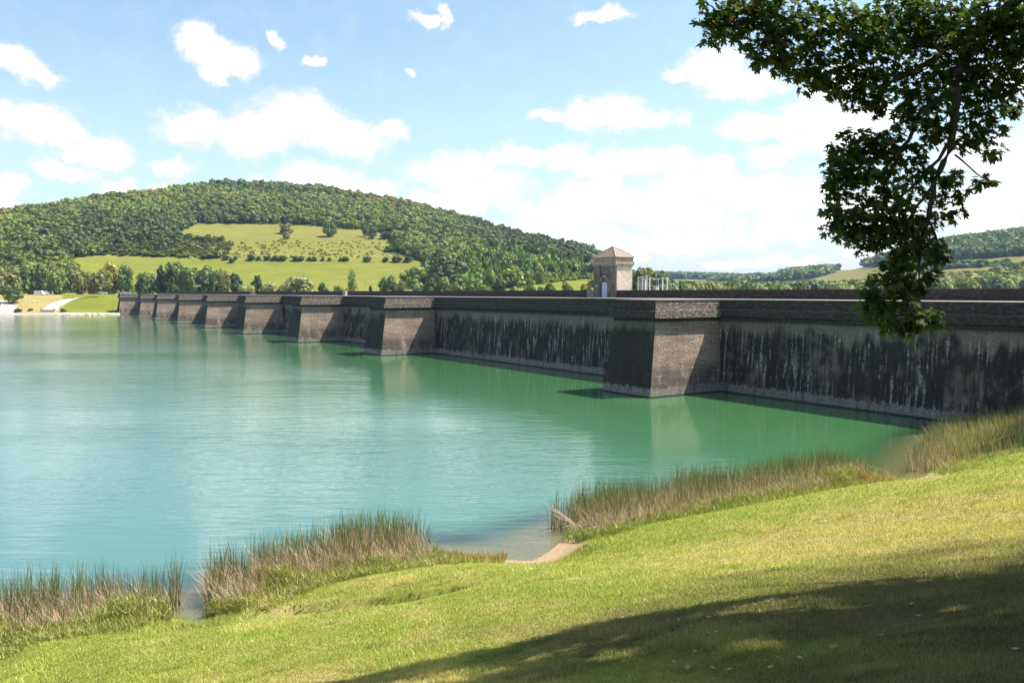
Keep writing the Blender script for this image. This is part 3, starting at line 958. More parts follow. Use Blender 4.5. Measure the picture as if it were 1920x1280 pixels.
def reed_bed(name, pts, n, seed, inner, outer, hgt, label, dry=0.5, dens_pow=1.0):
    X, Y, o, s, e = zone(pts, n, seed, inner, outer)
    r = np.random.RandomState(seed + 50)
    cl = pnoise(X, Y, seed, 3, 1.2)
    keep = (r.rand(n) < np.clip(.75 + .5 * cl, .15, 1)) & (r.rand(n) < np.clip(e / .8, .15, 1))
    bx = 960 + F * X / Y * .985
    keep &= np.abs(bx - 362) > 7 + 20 * np.clip((o + inner) / (inner + outer), 0, 1)
    X, Y, o, s, e, cl = [a[keep] for a in (X, Y, o, s, e, cl)]
    n = len(X)
    Z = np.maximum(lut(HH, X, Y), -.35) - .03
    w_ = (o + inner) / (inner + outer)           # 0 landward, 1 lakeward
    isdry = r.rand(n) < np.clip(dry + .35 - .55 * w_, .12, .9)
    h = hgt * (0.55 + .38 * r.rand(n) + .18 * w_ + .10 * cl) * np.clip(.75 + e / 1.0, .4, 1)
    h = np.where(isdry, h * (.45 + .45 * r.rand(n)), h) * np.where(w_ < .25, .7, 1)
    lean = np.where(isdry, .15 + .55 * r.rand(n) ** 1.5, .04 + .16 * r.rand(n))
    ld = np.where(isdry & (r.rand(n) < .65), math.pi * (.93 + .25 * (r.rand(n) - .5)), r.rand(n) * 6.283)
    mixv = r.rand(n)[:, None]
    cg = REED_G * (1 - mixv) + REED_G2 * mixv
    cd = DRY * (1 - mixv) + DRY2 * mixv
    ct = np.where(isdry[:, None], cd * 1.1, cg)
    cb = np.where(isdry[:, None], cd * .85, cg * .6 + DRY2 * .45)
    wid = np.where(isdry, .014, .016) * (.8 + .6 * r.rand(n)) * (1 + Y / 70)
    V, Fc, C = blades(n, X, Y, Z, h, wid, lean, cb, ct, seg=3, leandir=ld, seed=seed + 1)
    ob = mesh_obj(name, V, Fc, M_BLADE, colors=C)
    tag(ob, label, 'reeds', kind='stuff', group='reed beds along the near shore')
    return ob


def weeds(name, pts, n, seed, inner, outer, hgt, label):
    X, Y, o, s, e = zone(pts, n, seed, inner, outer)
    r = np.random.RandomState(seed + 90)
    cl = pnoise(X, Y, seed + 2, 3, 1.5)
    keep = (lut(HD, X, Y) > .05) & (r.rand(n) < np.clip(.7 + .6 * cl, .1, 1))
    X, Y, cl = X[keep], Y[keep], cl[keep]; n = len(X)
    Z = lut(HH, X, Y)
    oo = o[keep]; u_in = np.clip((oo + inner * (.85 + .3 * pnoise(X, Y, seed + 31, 2, 1.6))) / (inner * .75), 0, 1)
    top = hgt * (.45 + .4 * np.clip(cl + .3, 0, 1.3)) * (.2 + .8 * u_in) * (.5 + .9 * r.rand(n))
    sel = r.rand(n) < (.15 + .85 * u_in)
    X, Y, Z, cl, top = X[sel], Y[sel], Z[sel], cl[sel], top[sel]; n = len(X)
    # leafy: small blades starting at random heights
    zz = Z + r.rand(n) ** .8 * top
    mixv = np.clip(r.rand(n) * .8 + .25 * pnoise(X, Y, seed + 9, 2, .7), 0, 1)[:, None]
    c = WEED * (1 - mixv) + WEED2 * mixv
    c = c * (.7 + .6 * r.rand(n))[:, None]
    red = (pnoise(X, Y, seed + 4, 2, 1.1) > .55) & (r.rand(n) < .5)
    c = np.where(red[:, None], c * np.array((1.15, .72, .8)), c)
    hb = (.06 + .16 * r.rand(n)) * (1 + Y / 60)
    V, Fc, C = blades(n, X, Y, zz, hb, (.014 + .016 * r.rand(n)) * (1 + Y / 55), .3 + .65 * r.rand(n), c * .8, c * 1.1, seed=seed + 1)
    n2 = n // 3
    V2, F2, C2 = blades(n2, X[:n2], Y[:n2], Z[:n2], top[:n2] * (.6 + .7 * r.rand(n2)), np.full(n2, .012) * (1 + Y[:n2] / 60), .1 + .4 * r.rand(n2), c[:n2] * .7, c[:n2], seed=seed + 2)
    ob = mesh_obj(name, np.concatenate([V, V2]), np.concatenate([Fc, F2 + len(V)]), M_BLADE, colors=np.concatenate([C, C2]))
    tag(ob, label, 'weeds', kind='stuff', group='weeds along the near shore')
    return ob


B1 = [(-160, 1268), (0, 1195), (120, 1172), (230, 1160), (325, 1160)]
B2 = [(385, 1155), (500, 1105), (640, 1075), (740, 1060), (815, 1048)]
B3 = [(1085, 1008), (1160, 985), (1300, 958), (1450, 930), (1640, 900)]
B4 = [(1742, 888), (1765, 850), (1800, 812), (1850, 786)]
reed_bed('reeds', B1, 6400, 1, 1.0, 1.5, 1.75, 'reed bed at the bottom left corner of the lake, leftmost of four', .62)
reed_bed('reeds', B2, 11500, 2, 1.0, 1.9, 1.95, 'dense reed bed between the small muddy inlet and the sandy landing', .64)
reed_bed('reeds', B3, 19000, 3, 1.2, 2.0, 1.95, 'longest reed bed stretching right from the sandy landing', .58)
reed_bed('reeds', B4 + [G2 for G2 in []], 5200, 4, 1.0, 1.2, 1.6, 'tall reed bed against the foot of the dam at the right edge', .62)
weeds('weeds', B1, 34000, 11, 2.8, .2, .95, 'leafy yellow green weeds below the leftmost reed bed')
weeds('weeds', [(392, 1160)] + B2[1:], 52000, 12, 2.6, .3, .95, 'rank grass and weeds in front of the second reed bed')
weeds('weeds', [(820, 1050), (900, 1046), (950, 1050)], 7000, 15, 1.2, .1, .3, 'short rank grass between the second reed bed and the sandy landing')
weeds('weeds', [(1062, 1018)] + B3, 60000, 13, 2.1, .4, .9, 'weeds and nettles at the landward edge of the longest reed bed')
weeds('weeds', [(1735, 893), (1765, 850), (1800, 812), (1850, 786)], 3000, 14, 3.0, .2, .8, 'weeds mixed into the reeds at the foot of the dam')

# the land strip behind the last reed bed, right up to the wall
r = np.random.RandomState(77)
n = 26000
X = 22 + r.rand(n) * 26; Y = 38 + r.rand(n) * 26
Dn = lut(HD, X, Y); tn = (X - TIP[0]) * NN[0] + (Y - TIP[1]) * NN[1]
pxx = 960 + F * X / Y
# region beyond the lawn edge
edge_y = 45.0 - (X - 24) * .22
keep = (Dn > 0) & (tn < 9.3) & (Y > edge_y) & (pxx < 2050)
X, Y = X[keep], Y[keep]; n = len(X); Z = lut(HH, X, Y)
dryv = r.rand(n) < .5
mixv = r.rand(n)[:, None]
cg = np.where(dryv[:, None], DRY * (1 - mixv) + DRY2 * mixv, REED_G2 * (1 - mixv) + WEED * mixv)
hgt = (1.0 + .7 * r.rand(n)) * np.where(dryv, .75, 1) * np.clip(.35 + (Y - edge_y[keep]) / 3.5, .3, 1)
V, Fc, C = blades(n, X, Y, Z - .02, hgt, .022 * (.8 + .6 * r.rand(n)), .08 + .4 * r.rand(n), cg * .6, cg, seg=3, seed=5, leandir=np.where(dryv, math.pi * (.9 + .2 * r.rand(n)), r.rand(n) * 6.28))
o = mesh_obj('tall_grass', V, Fc, M_BLADE, colors=C)
tag(o, 'tall rough grass filling the corner between lawn and dam wall', 'tall grass', kind='stuff')

# bleached reed litter at the landing
r = np.random.RandomState(5)
lit = MB(); c0 = G(1100, 1000)
for k in range(110):
    x = c0[0] + r.randn() * .55; y = c0[1] + r.randn() * .3 - .2; z = float(lut(HH, np.array([x]), np.array([y]))[0]) + .05 + r.rand() * .35
    a = r.rand() * 1.2 - .4; L = .3 + r.rand() * .7
    lit.tube([(x, y, z), (x + L * math.cos(a), y + L * math.sin(a) * .6, z + L * (r.rand() * .5))], .007, 4)
for k in range(14):
    c1 = G(1075, 1000)
    lit.tube([(c1[0] + .2 * r.rand(), c1[1] + .3 * r.rand(), .35), (c1[0] - .75 - .3 * r.rand(), c1[1] + .3 * r.rand(), .7 + .5 * r.rand())], .006, 4)
o = lit.build('reed_litter', plain('bleached_reed', (.55, .40, .28), .8, noise_amt=.3), None)
tag(o, 'heap of bleached broken reed stalks by the sandy landing', 'reed litter', kind='stuff')

# ================================================================== far terrain
def dam_Y(px, off=19.4):
    """depth at which the line of sight meets the downstream side of the dam"""
    a = (px - 960) / F
    p0 = TIP + NN * off
    s = (p0[0] - a * p0[1]) / (a * DD[1] - DD[0])
    return p0[1] + DD[1] * s


COLS = {
    -600: [(290, -1.2), (305, .5), (360, 8.8), (430, 9.5), (560, 'p470'), (700, 'p445'), (800, 'p450'), (1500, 'p545'), (2600, 'p500'), (3300, 'p520')],
    0:    [(345, -1.2), (366, .5), (420, 8.6), (475, 9.9), (600, 'p468'), (760, 'p418'), (860, 'p424'), (1500, 'p545'), (2600, 'p500'), (3300, 'p520')],
    120:  [(348, -1.2), (368, .5), (420, 8.7), (475, 9.9), (610, 'p470'), (800, 'p405'), (900, 'p410'), (1500, 'p545'), (2600, 'p500'), (3300, 'p520')],
    225:  [(352, -1.0), (372, .6), (420, 8.9), (475, 9.9), (620, 'p478'), (900, 'p391'), (1000, 'p396'), (1500, 'p545'), (2600, 'p500'), (3300, 'p520')],
    245:  [(dam_Y(245) + 3, 4), (dam_Y(245) + 12, 7), (430, 9.0), (475, 9.9), (620, 'p478'), (900, 'p391'), (1000, 'p396'), (1500, 'p545'), (2600, 'p500'), (3300, 'p520')],
    430:  [(dam_Y(430) + 3, 2), (dam_Y(430) + 15, 4), (430, 8.5), (480, 9.9), (620, 'p484'), (1080, 'p369'), (1180, 'p374'), (1700, 'p545'), (2600, 'p500'), (3300, 'p520')],
    600:  [(dam_Y(600) + 3, 0), (dam_Y(600) + 20, 2), (400, 7), (480, 9.9), (620, 'p487'), (1080, 'p376'), (1180, 'p381'), (1700, 'p545'), (2600, 'p500'), (3300, 'p520')],
    780:  [(dam_Y(780) + 3, -3), (dam_Y(780) + 20, 0), (380, 5), (480, 9.6), (620, 'p490'), (1000, 'p402'), (1100, 'p407'), (1700, 'p545'), (2600, 'p500'), (3300, 'p520')],
    950:  [(dam_Y(950) + 3, -6), (dam_Y(950) + 20, -3), (350, 3), (480, 8.8), (620, 'p500'), (900, 'p454'), (1000, 'p449'), (1700, 'p545'), (2600, 'p500'), (3300, 'p520')],
    1110: [(dam_Y(1110) + 3, -8), (dam_Y(1110) + 20, -6), (300, 2), (450, 8.8), (600, 'p522'), (800, 'p489'), (880, 'p487'), (1700, 'p542'), (2600, 'p517'), (3300, 'p520')],
    1190: [(dam_Y(1190) + 3, -8), (dam_Y(1190) + 20, -8), (300, -2), (450, 3), (600, 'p542'), (800, 'p534'), (1000, 'p536'), (1700, 'p538'), (2500, 'p519'), (3300, 'p520')],
    1300: [(dam_Y(1300) + 3, -8), (dam_Y(1300) + 20, -9), (300, -7), (450, -3), (600, 'p548'), (900, 'p544'), (1200, 'p540'), (1700, 'p536'), (2500, 'p521'), (3300, 'p522')],
    1400: [(dam_Y(1400) + 3, -8), (dam_Y(1400) + 20, -9), (300, -7), (450, -3), (600, 'p548'), (900, 'p543'), (1200, 'p538'), (1700, 'p532'), (2500, 'p524'), (3300, 'p524')],
    1480: [(dam_Y(1480) + 3, -8), (dam_Y(1480) + 20, -9), (300, -7), (450, -3), (600, 'p548'), (900, 'p540'), (1200, 'p532'), (1600, 'p522'), (2300, 'p515'), (3300, 'p524')],
    1600: [(dam_Y(1600) + 3, -8), (dam_Y(1600) + 20, -9), (300, -7), (450, -3), (600, 'p546'), (900, 'p532'), (1200, 'p518'), (1500, 'p508'), (2100, 'p507'), (3300, 'p524')],
    1700: [(dam_Y(1700) + 3, -8), (dam_Y(1700) + 20, -9), (300, -7), (450, -3), (600, 'p543'), (820, 'p524'), (1150, 'p497'), (1400, 'p478'), (2000, 'p490'), (3300, 'p524')],
    1780: [(dam_Y(1780) + 3, -8), (dam_Y(1780) + 20, -9), (300, -7), (450, -3), (600, 'p541'), (780, 'p520'), (1000, 'p490'), (1300, 'p457'), (1800, 'p480'), (3300, 'p524')],
    1920: [(dam_Y(1920) + 3, -8), (dam_Y(1920) + 20, -9), (300, -7), (450, -3), (600, 'p540'), (760, 'p514'), (950, 'p480'), (1250, 'p440'), (1800, 'p470'), (3300, 'p524')],
    2600: [(dam_Y(2500) + 3, -8), (dam_Y(2500) + 20, -9), (200, -7), (400, -3), (500, 'p540'), (660, 'p505'), (850, 'p470'), (1150, 'p415'), (1700, 'p450'), (3300, 'p500')],
}
CP = np.array(sorted(COLS))
KY = np.array([[k[0] for k in COLS[c]] for c in CP], float)
KZ = np.array([[zat(c, float(k[1][1:]), k[0]) if isinstance(k[1], str) else k[1] for k in COLS[c]] for c in CP], float)
NK = KY.shape[1]


def terr(px, k):
    """parametric terrain: column px (photo column = bearing), k in 0..NK-1"""
    px = np.asarray(px, float); k = np.asarray(k, float)
    ci = np.clip(np.searchsorted(CP, px) - 1, 0, len(CP) - 2)
    cu = np.clip((px - CP[ci]) / (CP[ci + 1] - CP[ci]), 0, 1)
    ki = np.clip(k.astype(int), 0, NK - 2); kt = k - ki

    def cr(K, c):
        p1 = K[c, ki]; p2 = K[c, ki + 1]
        p0 = K[c, np.maximum(ki - 1, 0)]; p3 = K[c, np.minimum(ki + 2, NK - 1)]
        m1 = (p2 - p0) * .5; m2 = (p3 - p1) * .5
        t = kt
        return p1 * (2 * t ** 3 - 3 * t ** 2 + 1) + p2 * (3 * t ** 2 - 2 * t ** 3) + m1 * (t ** 3 - 2 * t ** 2 + t) + m2 * (t ** 3 - t ** 2)

    Ya = KY[ci, ki] * (1 - kt) + KY[ci, ki + 1] * kt; Yb = KY[ci + 1, ki] * (1 - kt) + KY[ci + 1, ki + 1] * kt
    za = cr(KZ, ci); zb = cr(KZ, ci + 1)
    Y = Ya * (1 - cu) + Yb * cu; Z = za * (1 - cu) + zb * cu
    X = (px - 960) / F * Y
    am = np.clip((Y - 450) / 500, 0, 1) * (.7 + Y / 2500)
    Z = Z + am * 1.8 * pnoise(X * .01, Y * .01, 31, 3, 1.6)
    return X, Y, Z


def terr_at(px, Yt):
    """terrain point in bearing px at depth Yt (first crossing)"""
    ks = np.linspace(0, NK - 1.001, 900)
    X, Y, Z = terr(np.full(900, float(px)), ks)
    i = int(np.argmin(np.abs(Y - Yt)))
    return X[i], Y[i], Z[i]


def ground_px(px, py, kmin=2.0, kmax=7.0):
    """terrain point that shows at photo position (px,py)"""
    ks = np.linspace(kmin, kmax, 1500)
    X, Y, Z = terr(np.full(1500, float(px)), ks)
    q = pix(X, Y, Z)[1]
    i = int(np.argmax(q <= py)) if (q <= py).any() else int(np.argmin(q))
    return X[i], Y[i], Z[i]


MEADOW = [
    [(122, 492), (150, 482), (200, 476), (300, 479), (400, 484), (480, 486), (640, 490), (790, 490), (812, 508), (800, 520), (760, 535), (800, 550), (900, 560), (560, 560), (200, 570), (150, 540)],
    [(335, 434), (372, 419), (470, 419), (560, 421), (660, 428), (720, 434), (765, 441), (740, 452), (748, 470), (800, 492), (400, 486), (340, 484), (440, 462), (380, 448), (340, 446)],
    [(880, 548), (960, 540), (1010, 533), (1060, 526), (1115, 520), (1115, 570), (850, 570)],
    [(1240, 523), (1330, 524), (1345, 537), (1230, 537)],
    [(1400, 528), (1440, 518), (1490, 515), (1475, 524), (1430, 530), (1395, 538)],
    [(1520, 524), (1560, 508), (1640, 497), (1700, 492), (1700, 528), (1500, 535)],
    [(1690, 512), (1780, 491), (1850, 484), (1930, 477), (2300, 465), (2300, 478), (1920, 493), (1860, 496), (1780, 499), (1700, 515)],
    [(1700, 520), (1780, 503), (1870, 500), (1930, 498), (2300, 490), (2300, 500), (1930, 503), (1870, 508), (1860, 516), (1800, 521), (1720, 526), (1700, 530)],
]


def in_meadow(px, py):
    r = np.zeros(np.shape(px), bool)
    for m_ in MEADOW: r |= inside(px, py, m_)
    return r


pxs = np.concatenate([np.arange(-600, -40, 20), np.arange(-40, 1960, 6), np.arange(1960, 2600, 20)]).astype(float)
ksm = np.concatenate([np.linspace(k, k + 1, 26)[:-1] for k in range(NK - 1)] + [[NK - 1.001]])
PX, KS = np.meshgrid(pxs, ksm)
X, Y, Z = terr(PX, KS)
qx, qy = pix(X, Y, Z)
SCR_ = [(180, 478), (190, 466), (235, 456), (330, 450), (345, 446), (420, 450), (438, 462), (415, 484), (300, 480)]
SLP_ = [(850, 540), (860, 478), (930, 466), (1000, 478), (1060, 492), (1110, 500), (1110, 522), (1050, 528), (980, 536), (900, 545)]
mead = (in_meadow(PX, qy) | inside(PX, qy, SCR_)) & (Y > 380)
park = (PX < 245) & (KS < 3)
cM = np.array((0.20, 0.215, 0.036)); cM2 = np.array((0.25, 0.215, 0.07)); cF = np.array((0.045, 0.065, 0.02)); cP = np.array((0.36, 0.29, 0.12)); cS = np.array((0.55, 0.45, 0.38))
nz = pnoise(X * .02, Y * .02, 8, 4, 1.0)
mixu = np.clip(.5 + .6 * nz, 0, 1)[..., None]
upper = ((qy < 484) & (PX < 1190))[..., None]
mc = cM * (1 - mixu * .35) + cM2 * mixu * .35
mc = np.where(upper, cM * (1 - mixu * .8) + cM2 * mixu * .8, mc)
mc = np.where((PX > 1190)[..., None], cM2 * .85, mc)
col = np.where(mead[..., None], mc, cF)
col = np.where((inside(PX, qy, SLP_) & (Y > 400))[..., None], np.array((.10, .135, .035)), col)
greenbank = (PX > 120)[..., None] & (KS < 2.6)[..., None]
cpk = np.where(greenbank, cM * 1.0, cP)
col = np.where(park[..., None], cpk, col)
# beach on the far shore
col = np.where(((park) & (PX < 30) & (qy > 577))[..., None], cS, col)
col = np.where(((park) & (Z < .75))[..., None], cS * .8, col)
m, t = mat_new('hill_ground'); M_HILL = m
pos = t.n('ShaderNodeNewGeometry').outputs['Position']
c = t.n('ShaderNodeVertexColor', layer_name='Col').outputs[0]
f = t.noise(t.scl(pos, (.35, 1, 1)), .09, 6, .75); f2 = t.noise(pos, 1.1, 4, .7)
c = t.mix(t.sm(f, .38, .60), t.mix(1.0, c, (.80, .84, .80), 'MULTIPLY'), c)
c = t.mix(t.sm(f2, .35, .6), t.mix(1.0, c, (.72, .74, .7), 'MULTIPLY'), c)
b = t.n('ShaderNodeBsdfDiffuse', {'Color': c}); out(t, b.outputs[0])
ny, nx = PX.shape; idx = np.arange(nx * ny).reshape(ny, nx)
Fq = np.stack([idx[:-1, :-1], idx[:-1, 1:], idx[1:, 1:], idx[1:, :-1]], -1).reshape(-1, 4)
hl = mesh_obj('hills', np.stack([X.ravel(), Y.ravel(), Z.ravel()], 1), Fq, M_HILL, smooth=True, colors=col.reshape(-1, 3))
tag(hl, kind='structure')

# a land skirt for everything else out to the horizon
sk = mesh_obj('surrounding_land', [(-3580, -560, -13), (3580, -560, -13), (3580, 3640, -13), (-3580, 3640, -13)], [(0, 1, 2, 3)], M_HILL, colors=np.tile(cF, (4, 1)))
tag(sk, kind='structure')

# ================================================================== trees
def crown_arrays(seed, nlump=12, nleaf=700, leaf=0.09, squash=1.0, pointed=False, loose=0.0):
    """unit crown (height 1 from z=0, radius ~.5). returns V (n*4,3), C (n*4,3) gray variation"""
    r = np.random.RandomState(seed)
    L = []
    for i in range(nlump):
        z = .18 + .72 * (i + .5) / nlump
        if pointed: rr_ = .42 * (1 - z) + .06
        else: rr_ = .36 * math.sqrt(max(0.05, 1 - ((z - .45) / .58) ** 2))
        a = i * 2.4 + r.rand()
        q = rr_ * (.35 + .75 * r.rand())
        L.append((q * math.cos(a), q * math.sin(a), z, (.17 + .10 * r.rand()) * (1.0 if not pointed else .75 * (1.15 - z))))
    L.append((0, 0, .5, .30 if not pointed else .16))
    L = np.array(L)
    li = r.choice(len(L), nleaf, p=(L[:, 3] ** 2) / (L[:, 3] ** 2).sum())
    d = r.randn(nleaf, 3); d /= np.linalg.norm(d, axis=1)[:, None]
    rad = L[li, 3] * (.80 + .25 * r.rand(nleaf) + loose * (r.rand(nleaf) - .3))
    P = L[li, :3] + d * rad[:, None]
    P[:, 2] = .5 + (P[:, 2] - .5) * squash
    nrm = d + .32 * r.randn(nleaf, 3); nrm /= np.linalg.norm(nrm, axis=1)[:, None]
    a = np.cross(nrm, r.randn(nleaf, 3)); a /= np.linalg.norm(a, axis=1)[:, None]
    b = np.cross(nrm, a)
    s = leaf * (.6 + .8 * r.rand(nleaf))[:, None] * .5
    q = np.stack([P - a * s - b * s, P + a * s - b * s * .6, P + a * s * .8 + b * s, P - a * s * .7 + b * s * .9], 1)
    lump_t = .86 + .28 * r.rand(len(L))
    g = (lump_t[li] * (.88 + .24 * r.rand(nleaf)))
    C = np.repeat(np.stack([g * (.95 + .12 * r.rand(nleaf)), g, g * .95], 1)[:, None, :], 4, 1)
    return q.reshape(-1, 3), C.reshape(-1, 3)


def crown_mesh(name, **k):
    V, C = crown_arrays(**k)
    Fq = np.arange(len(V)).reshape(-1, 4)
    o = mesh_obj(name, V, Fq, M_LEAFOBJ, colors=C, link=False)
    return o.data


CROWN = {
    'round': [crown_mesh('crown', seed=100 + i, nlump=13, nleaf=1500, leaf=.085) for i in range(5)],
    'tall': [crown_mesh('crown', seed=120 + i, nlump=16, nleaf=1500, leaf=.075) for i in range(3)],
    'cone': [crown_mesh('crown', seed=140 + i, nlump=18, nleaf=1500, leaf=.07, pointed=True) for i in range(2)],
    'bush': [crown_mesh('crown', seed=160 + i, nlump=9, nleaf=500, leaf=.13) for i in range(3)],
    'open': [crown_mesh('crown', seed=180 + i, nlump=14, nleaf=420, leaf=.07, loose=.5) for i in range(2)],
}


def trunk_mesh(seed):
    r = np.random.RandomState(seed); mb = MB()
    pts = [(0, 0, -.06), (.01, .005, .15), (r.randn() * .015, r.randn() * .015, .45), (r.randn() * .02, r.randn() * .02, .75)]
    mb.tube(pts, [.034, .026, .018, .006], 7)
    for k in range(5):
        z = .2 + .1 * k; a = k * 2.4 + r.rand()
        mb.tube([(0, 0, z), (.12 * math.cos(a), .12 * math.sin(a), z + .12), (.24 * math.cos(a), .24 * math.sin(a), z + .22)], [.014, .009, .003], 5)
    return mesh_obj('trunk', mb.v, mb.f, M_BARK, link=False).data


TRUNKS = [trunk_mesh(i) for i in range(3)]
tree_n = [0]
GR = {'dark': (.050, .078, .026), 'mid': (.085, .125, .036), 'light': (.130, .175, .050), 'olive': (.135, .140, .050), 'willow': (.23, .25, .13),
      'yellow': (.36, .33, .045), 'deep': (.030, .050, .026), 'brown': (.150, .105, .050), 'blue': (.065, .095, .06)}


def tree(name, loc, height, width, kind, colr, label, cat='tree', group=None, base=.0):
    i = tree_n[0]; tree_n[0] += 1
    root = empty(name, loc, i * 1.7)
    tag(root, label, cat, group)
    crown = bpy.data.objects.new('crown', CROWN[kind][i % len(CROWN[kind])]); COL.objects.link(crown)
    crown.parent = root
    ch = height * (1 - base) / 1.0
    if kind in ('round', 'bush') and ch > 1.3 * width: ch = 1.3 * width; base = 1 - ch / height
    crown.location = (0, 0, height * base - (.06 * height if kind == 'bush' else .04 * height))
    crown.scale = (width, width, ch)
    crown.color = (*[min(1, v_ * f_) for v_, f_ in zip(GR[colr], (1.5, 1.45, 1.2) if colr != 'yellow' else (1, 1, 1))], 1)
    if kind != 'bush':
        tr = bpy.data.objects.new('trunk', TRUNKS[i % 3]); COL.objects.link(tr); tr.parent = root
        tr.scale = (height * .75, height * .75, height)
    return root


def tree_px(px, py_base, py_top, wpx, kind, colr, label, Y=None, name='tree', base=.0, group=None, cat='tree'):
    """a tree rooted on the terrain where the photo shows its foot"""
    if Y is None: X, Yt, Z = ground_px(px, py_base)
    else: X, Yt, Z = terr_at(px, Y)
    ztop = zat(px, py_top, Yt)
    h = max(1.2, ztop - Z)
    wdt = wpx / F * Yt
    return tree(name, (X, Yt, Z - .1), h, wdt, kind, colr, label, cat, group, base)


# ---- trees of the far shore park, row from left to right (bearing, foot, top, width)
PARK = [
    (-40, 552, 500, 60, 'round', 'olive', 'leftmost broad olive tree of the far shore park, cut by the picture edge', 440),
    (5, 553, 512, 52, 'round', 'olive', 'olive tree behind the beach tree at the far left shore', 445),
    (22, 553, 498, 48, 'tall', 'olive', 'tall brownish green tree above the far left beach', 450),
    (60, 549, 500, 46, 'round', 'mid', 'dense green tree left of the camper vans on the far shore', 455),
    (82, 551, 506, 40, 'round', 'dark', 'dark tree shading the parked camper vans', 445),
    (108, 552, 508, 44, 'round', 'light', 'bright light green tree on the far lawn with a low crown', 428),
    (100, 549, 496, 44, 'round', 'olive', 'olive tree rising behind the bright green lawn tree', 470),
    (148, 551, 500, 46, 'tall', 'olive', 'tall rounded olive tree right of the bright green lawn tree', 440),
    (172, 549, 506, 18, 'cone', 'mid', 'narrow pointed tree between the olive tree and the yellow tree', 455),
    (188, 552, 508, 42, 'round', 'olive', 'brownish spreading tree left of the yellow tree', 436),
    (212, 551, 496, 42, 'round', 'yellow', 'bright yellow tree near the far end of the dam', 450),
    (238, 552, 498, 34, 'tall', 'mid', 'green tree with bare dark trunk just right of the yellow tree', 445),
    (275, 552, 512, 44, 'round', 'mid', 'medium green tree left of the dark pointed conifer', 455),
    (304, 552, 488, 26, 'cone', 'deep', 'dark pointed conifer standing above the park trees', 455),
    (328, 552, 492, 42, 'tall', 'dark', 'tall dark tree touching the right side of the pointed conifer', 455),
    (352, 552, 505, 42, 'round', 'mid', 'round green tree behind the far part of the dam, second right of the conifer', 445),
    (380, 552, 501, 42, 'round', 'mid', 'round green tree above the red parked car', 450),
    (405, 552, 508, 36, 'round', 'mid', 'green tree above the dark parked car beyond the parapet', 450),
    (422, 552, 505, 24, 'tall', 'olive', 'slim olive tree with dark trunk beside the white parked car', 440),
    (440, 552, 506, 44, 'cone', 'dark', 'broad pointed green tree behind the parapet left of the pale willows', 445),
    (484, 552, 510, 36, 'cone', 'dark', 'dark broad pointed tree between two pale willows', 445),
    (464, 554, 534, 32, 'round', 'willow', 'small pale willow left of the dark pointed tree', 420),
    (507, 554, 529, 30, 'round', 'willow', 'small pale willow right of the dark pointed tree', 420),
    (563, 554, 518, 58, 'round', 'willow', 'large round pale grey green willow behind the parapet', 410),
    (545, 554, 520, 26, 'tall', 'mid', 'green tree touching the left side of the large pale willow', 430),
    (526, 554, 536, 18, 'bush', 'mid', 'small bright bush left of the large pale willow', 420),
    (606, 554, 525, 30, 'cone', 'mid', 'pointed green tree just right of the large pale willow', 430),
    (635, 554, 535, 22, 'round', 'light', 'small light green tree right of the pointed tree', 430),
    (661, 556, 505, 20, 'open', 'mid', 'slender open tree standing alone against the bright meadow', 400),
    (695, 554, 531, 14, 'cone', 'dark', 'small dark cone shaped tree alone above the parapet', 420),
    (652, 553, 541, 14, 'bush', 'light', 'small bush left of the slender open tree', 420),
    (728, 554, 518, 32, 'round', 'mid', 'round green tree where the roadside bushes begin, left part of a pair', 400),
    (753, 554, 528, 30, 'round', 'olive', 'olive tree forming a pair with the round green one', 400),
    (782, 553, 530, 30, 'bush', 'light', 'low light green tree right of the olive one above the parapet', 380),
    (806, 553, 522, 28, 'round', 'mid', 'rounded green tree in front of the big dark oak', 370),
    (832, 553, 522, 34, 'round', 'light', 'light green spreading tree in front of the forest foot', 370),
    (860, 553, 530, 28, 'round', 'olive', 'yellowish bushy tree right of the light green spreading tree', 360),
    (888, 553, 520, 36, 'round', 'light', 'broad light green tree in the middle of the roadside row', 350),
    (918, 553, 538, 22, 'bush', 'light', 'small round bush beside the broad light green tree', 340),
    (937, 553, 519, 26, 'round', 'dark', 'dark round tree standing right of the small round bush', 340),
    (962, 553, 536, 24, 'bush', 'light', 'pale low bush right of the dark round tree', 330),
    (992, 553, 533, 26, 'round', 'mid', 'round bushy tree before the pale field left of the tower', 320),
    (1016, 553, 536, 18, 'bush', 'mid', 'small green bush left of the twin tree near the tower', 310),
    (1030, 553, 529, 24, 'round', 'mid', 'rounded tree on the pale field, third left of the tower', 310),
    (1063, 553, 529, 24, 'round', 'mid', 'rounded tree on the pale field, second left of the tower', 300),
    (1098, 553, 531, 22, 'bush', 'olive', 'bush beside the barred fence left of the tower', 280),
]
for (px, pb, ptop, wpx, kind, colr, label, Yt) in PARK:
    tree_px(px, pb, ptop, wpx, kind, colr, label, Y=Yt, base=0.0 if kind == 'bush' else .04)
# big shoreline tree on the far beach
tree_px(25, 572, 532, 34, 'round', 'mid', 'leafy tree with dark trunk standing on the far beach by the water', Y=395, base=.12)
tree_px(33, 588, 578, 15, 'bush', 'deep', 'dark round bush at the waterline of the far beach', Y=372, name='bush', cat='bush')
tree_px(57, 586, 578, 11, 'bush', 'mid', 'small green bush near the waterline left of the slipway', Y=376, name='bush', cat='bush')
tree_px(118, 586, 577, 13, 'bush', 'mid', 'small green bush right of the slipway wall', Y=374, name='bush', cat='bush')

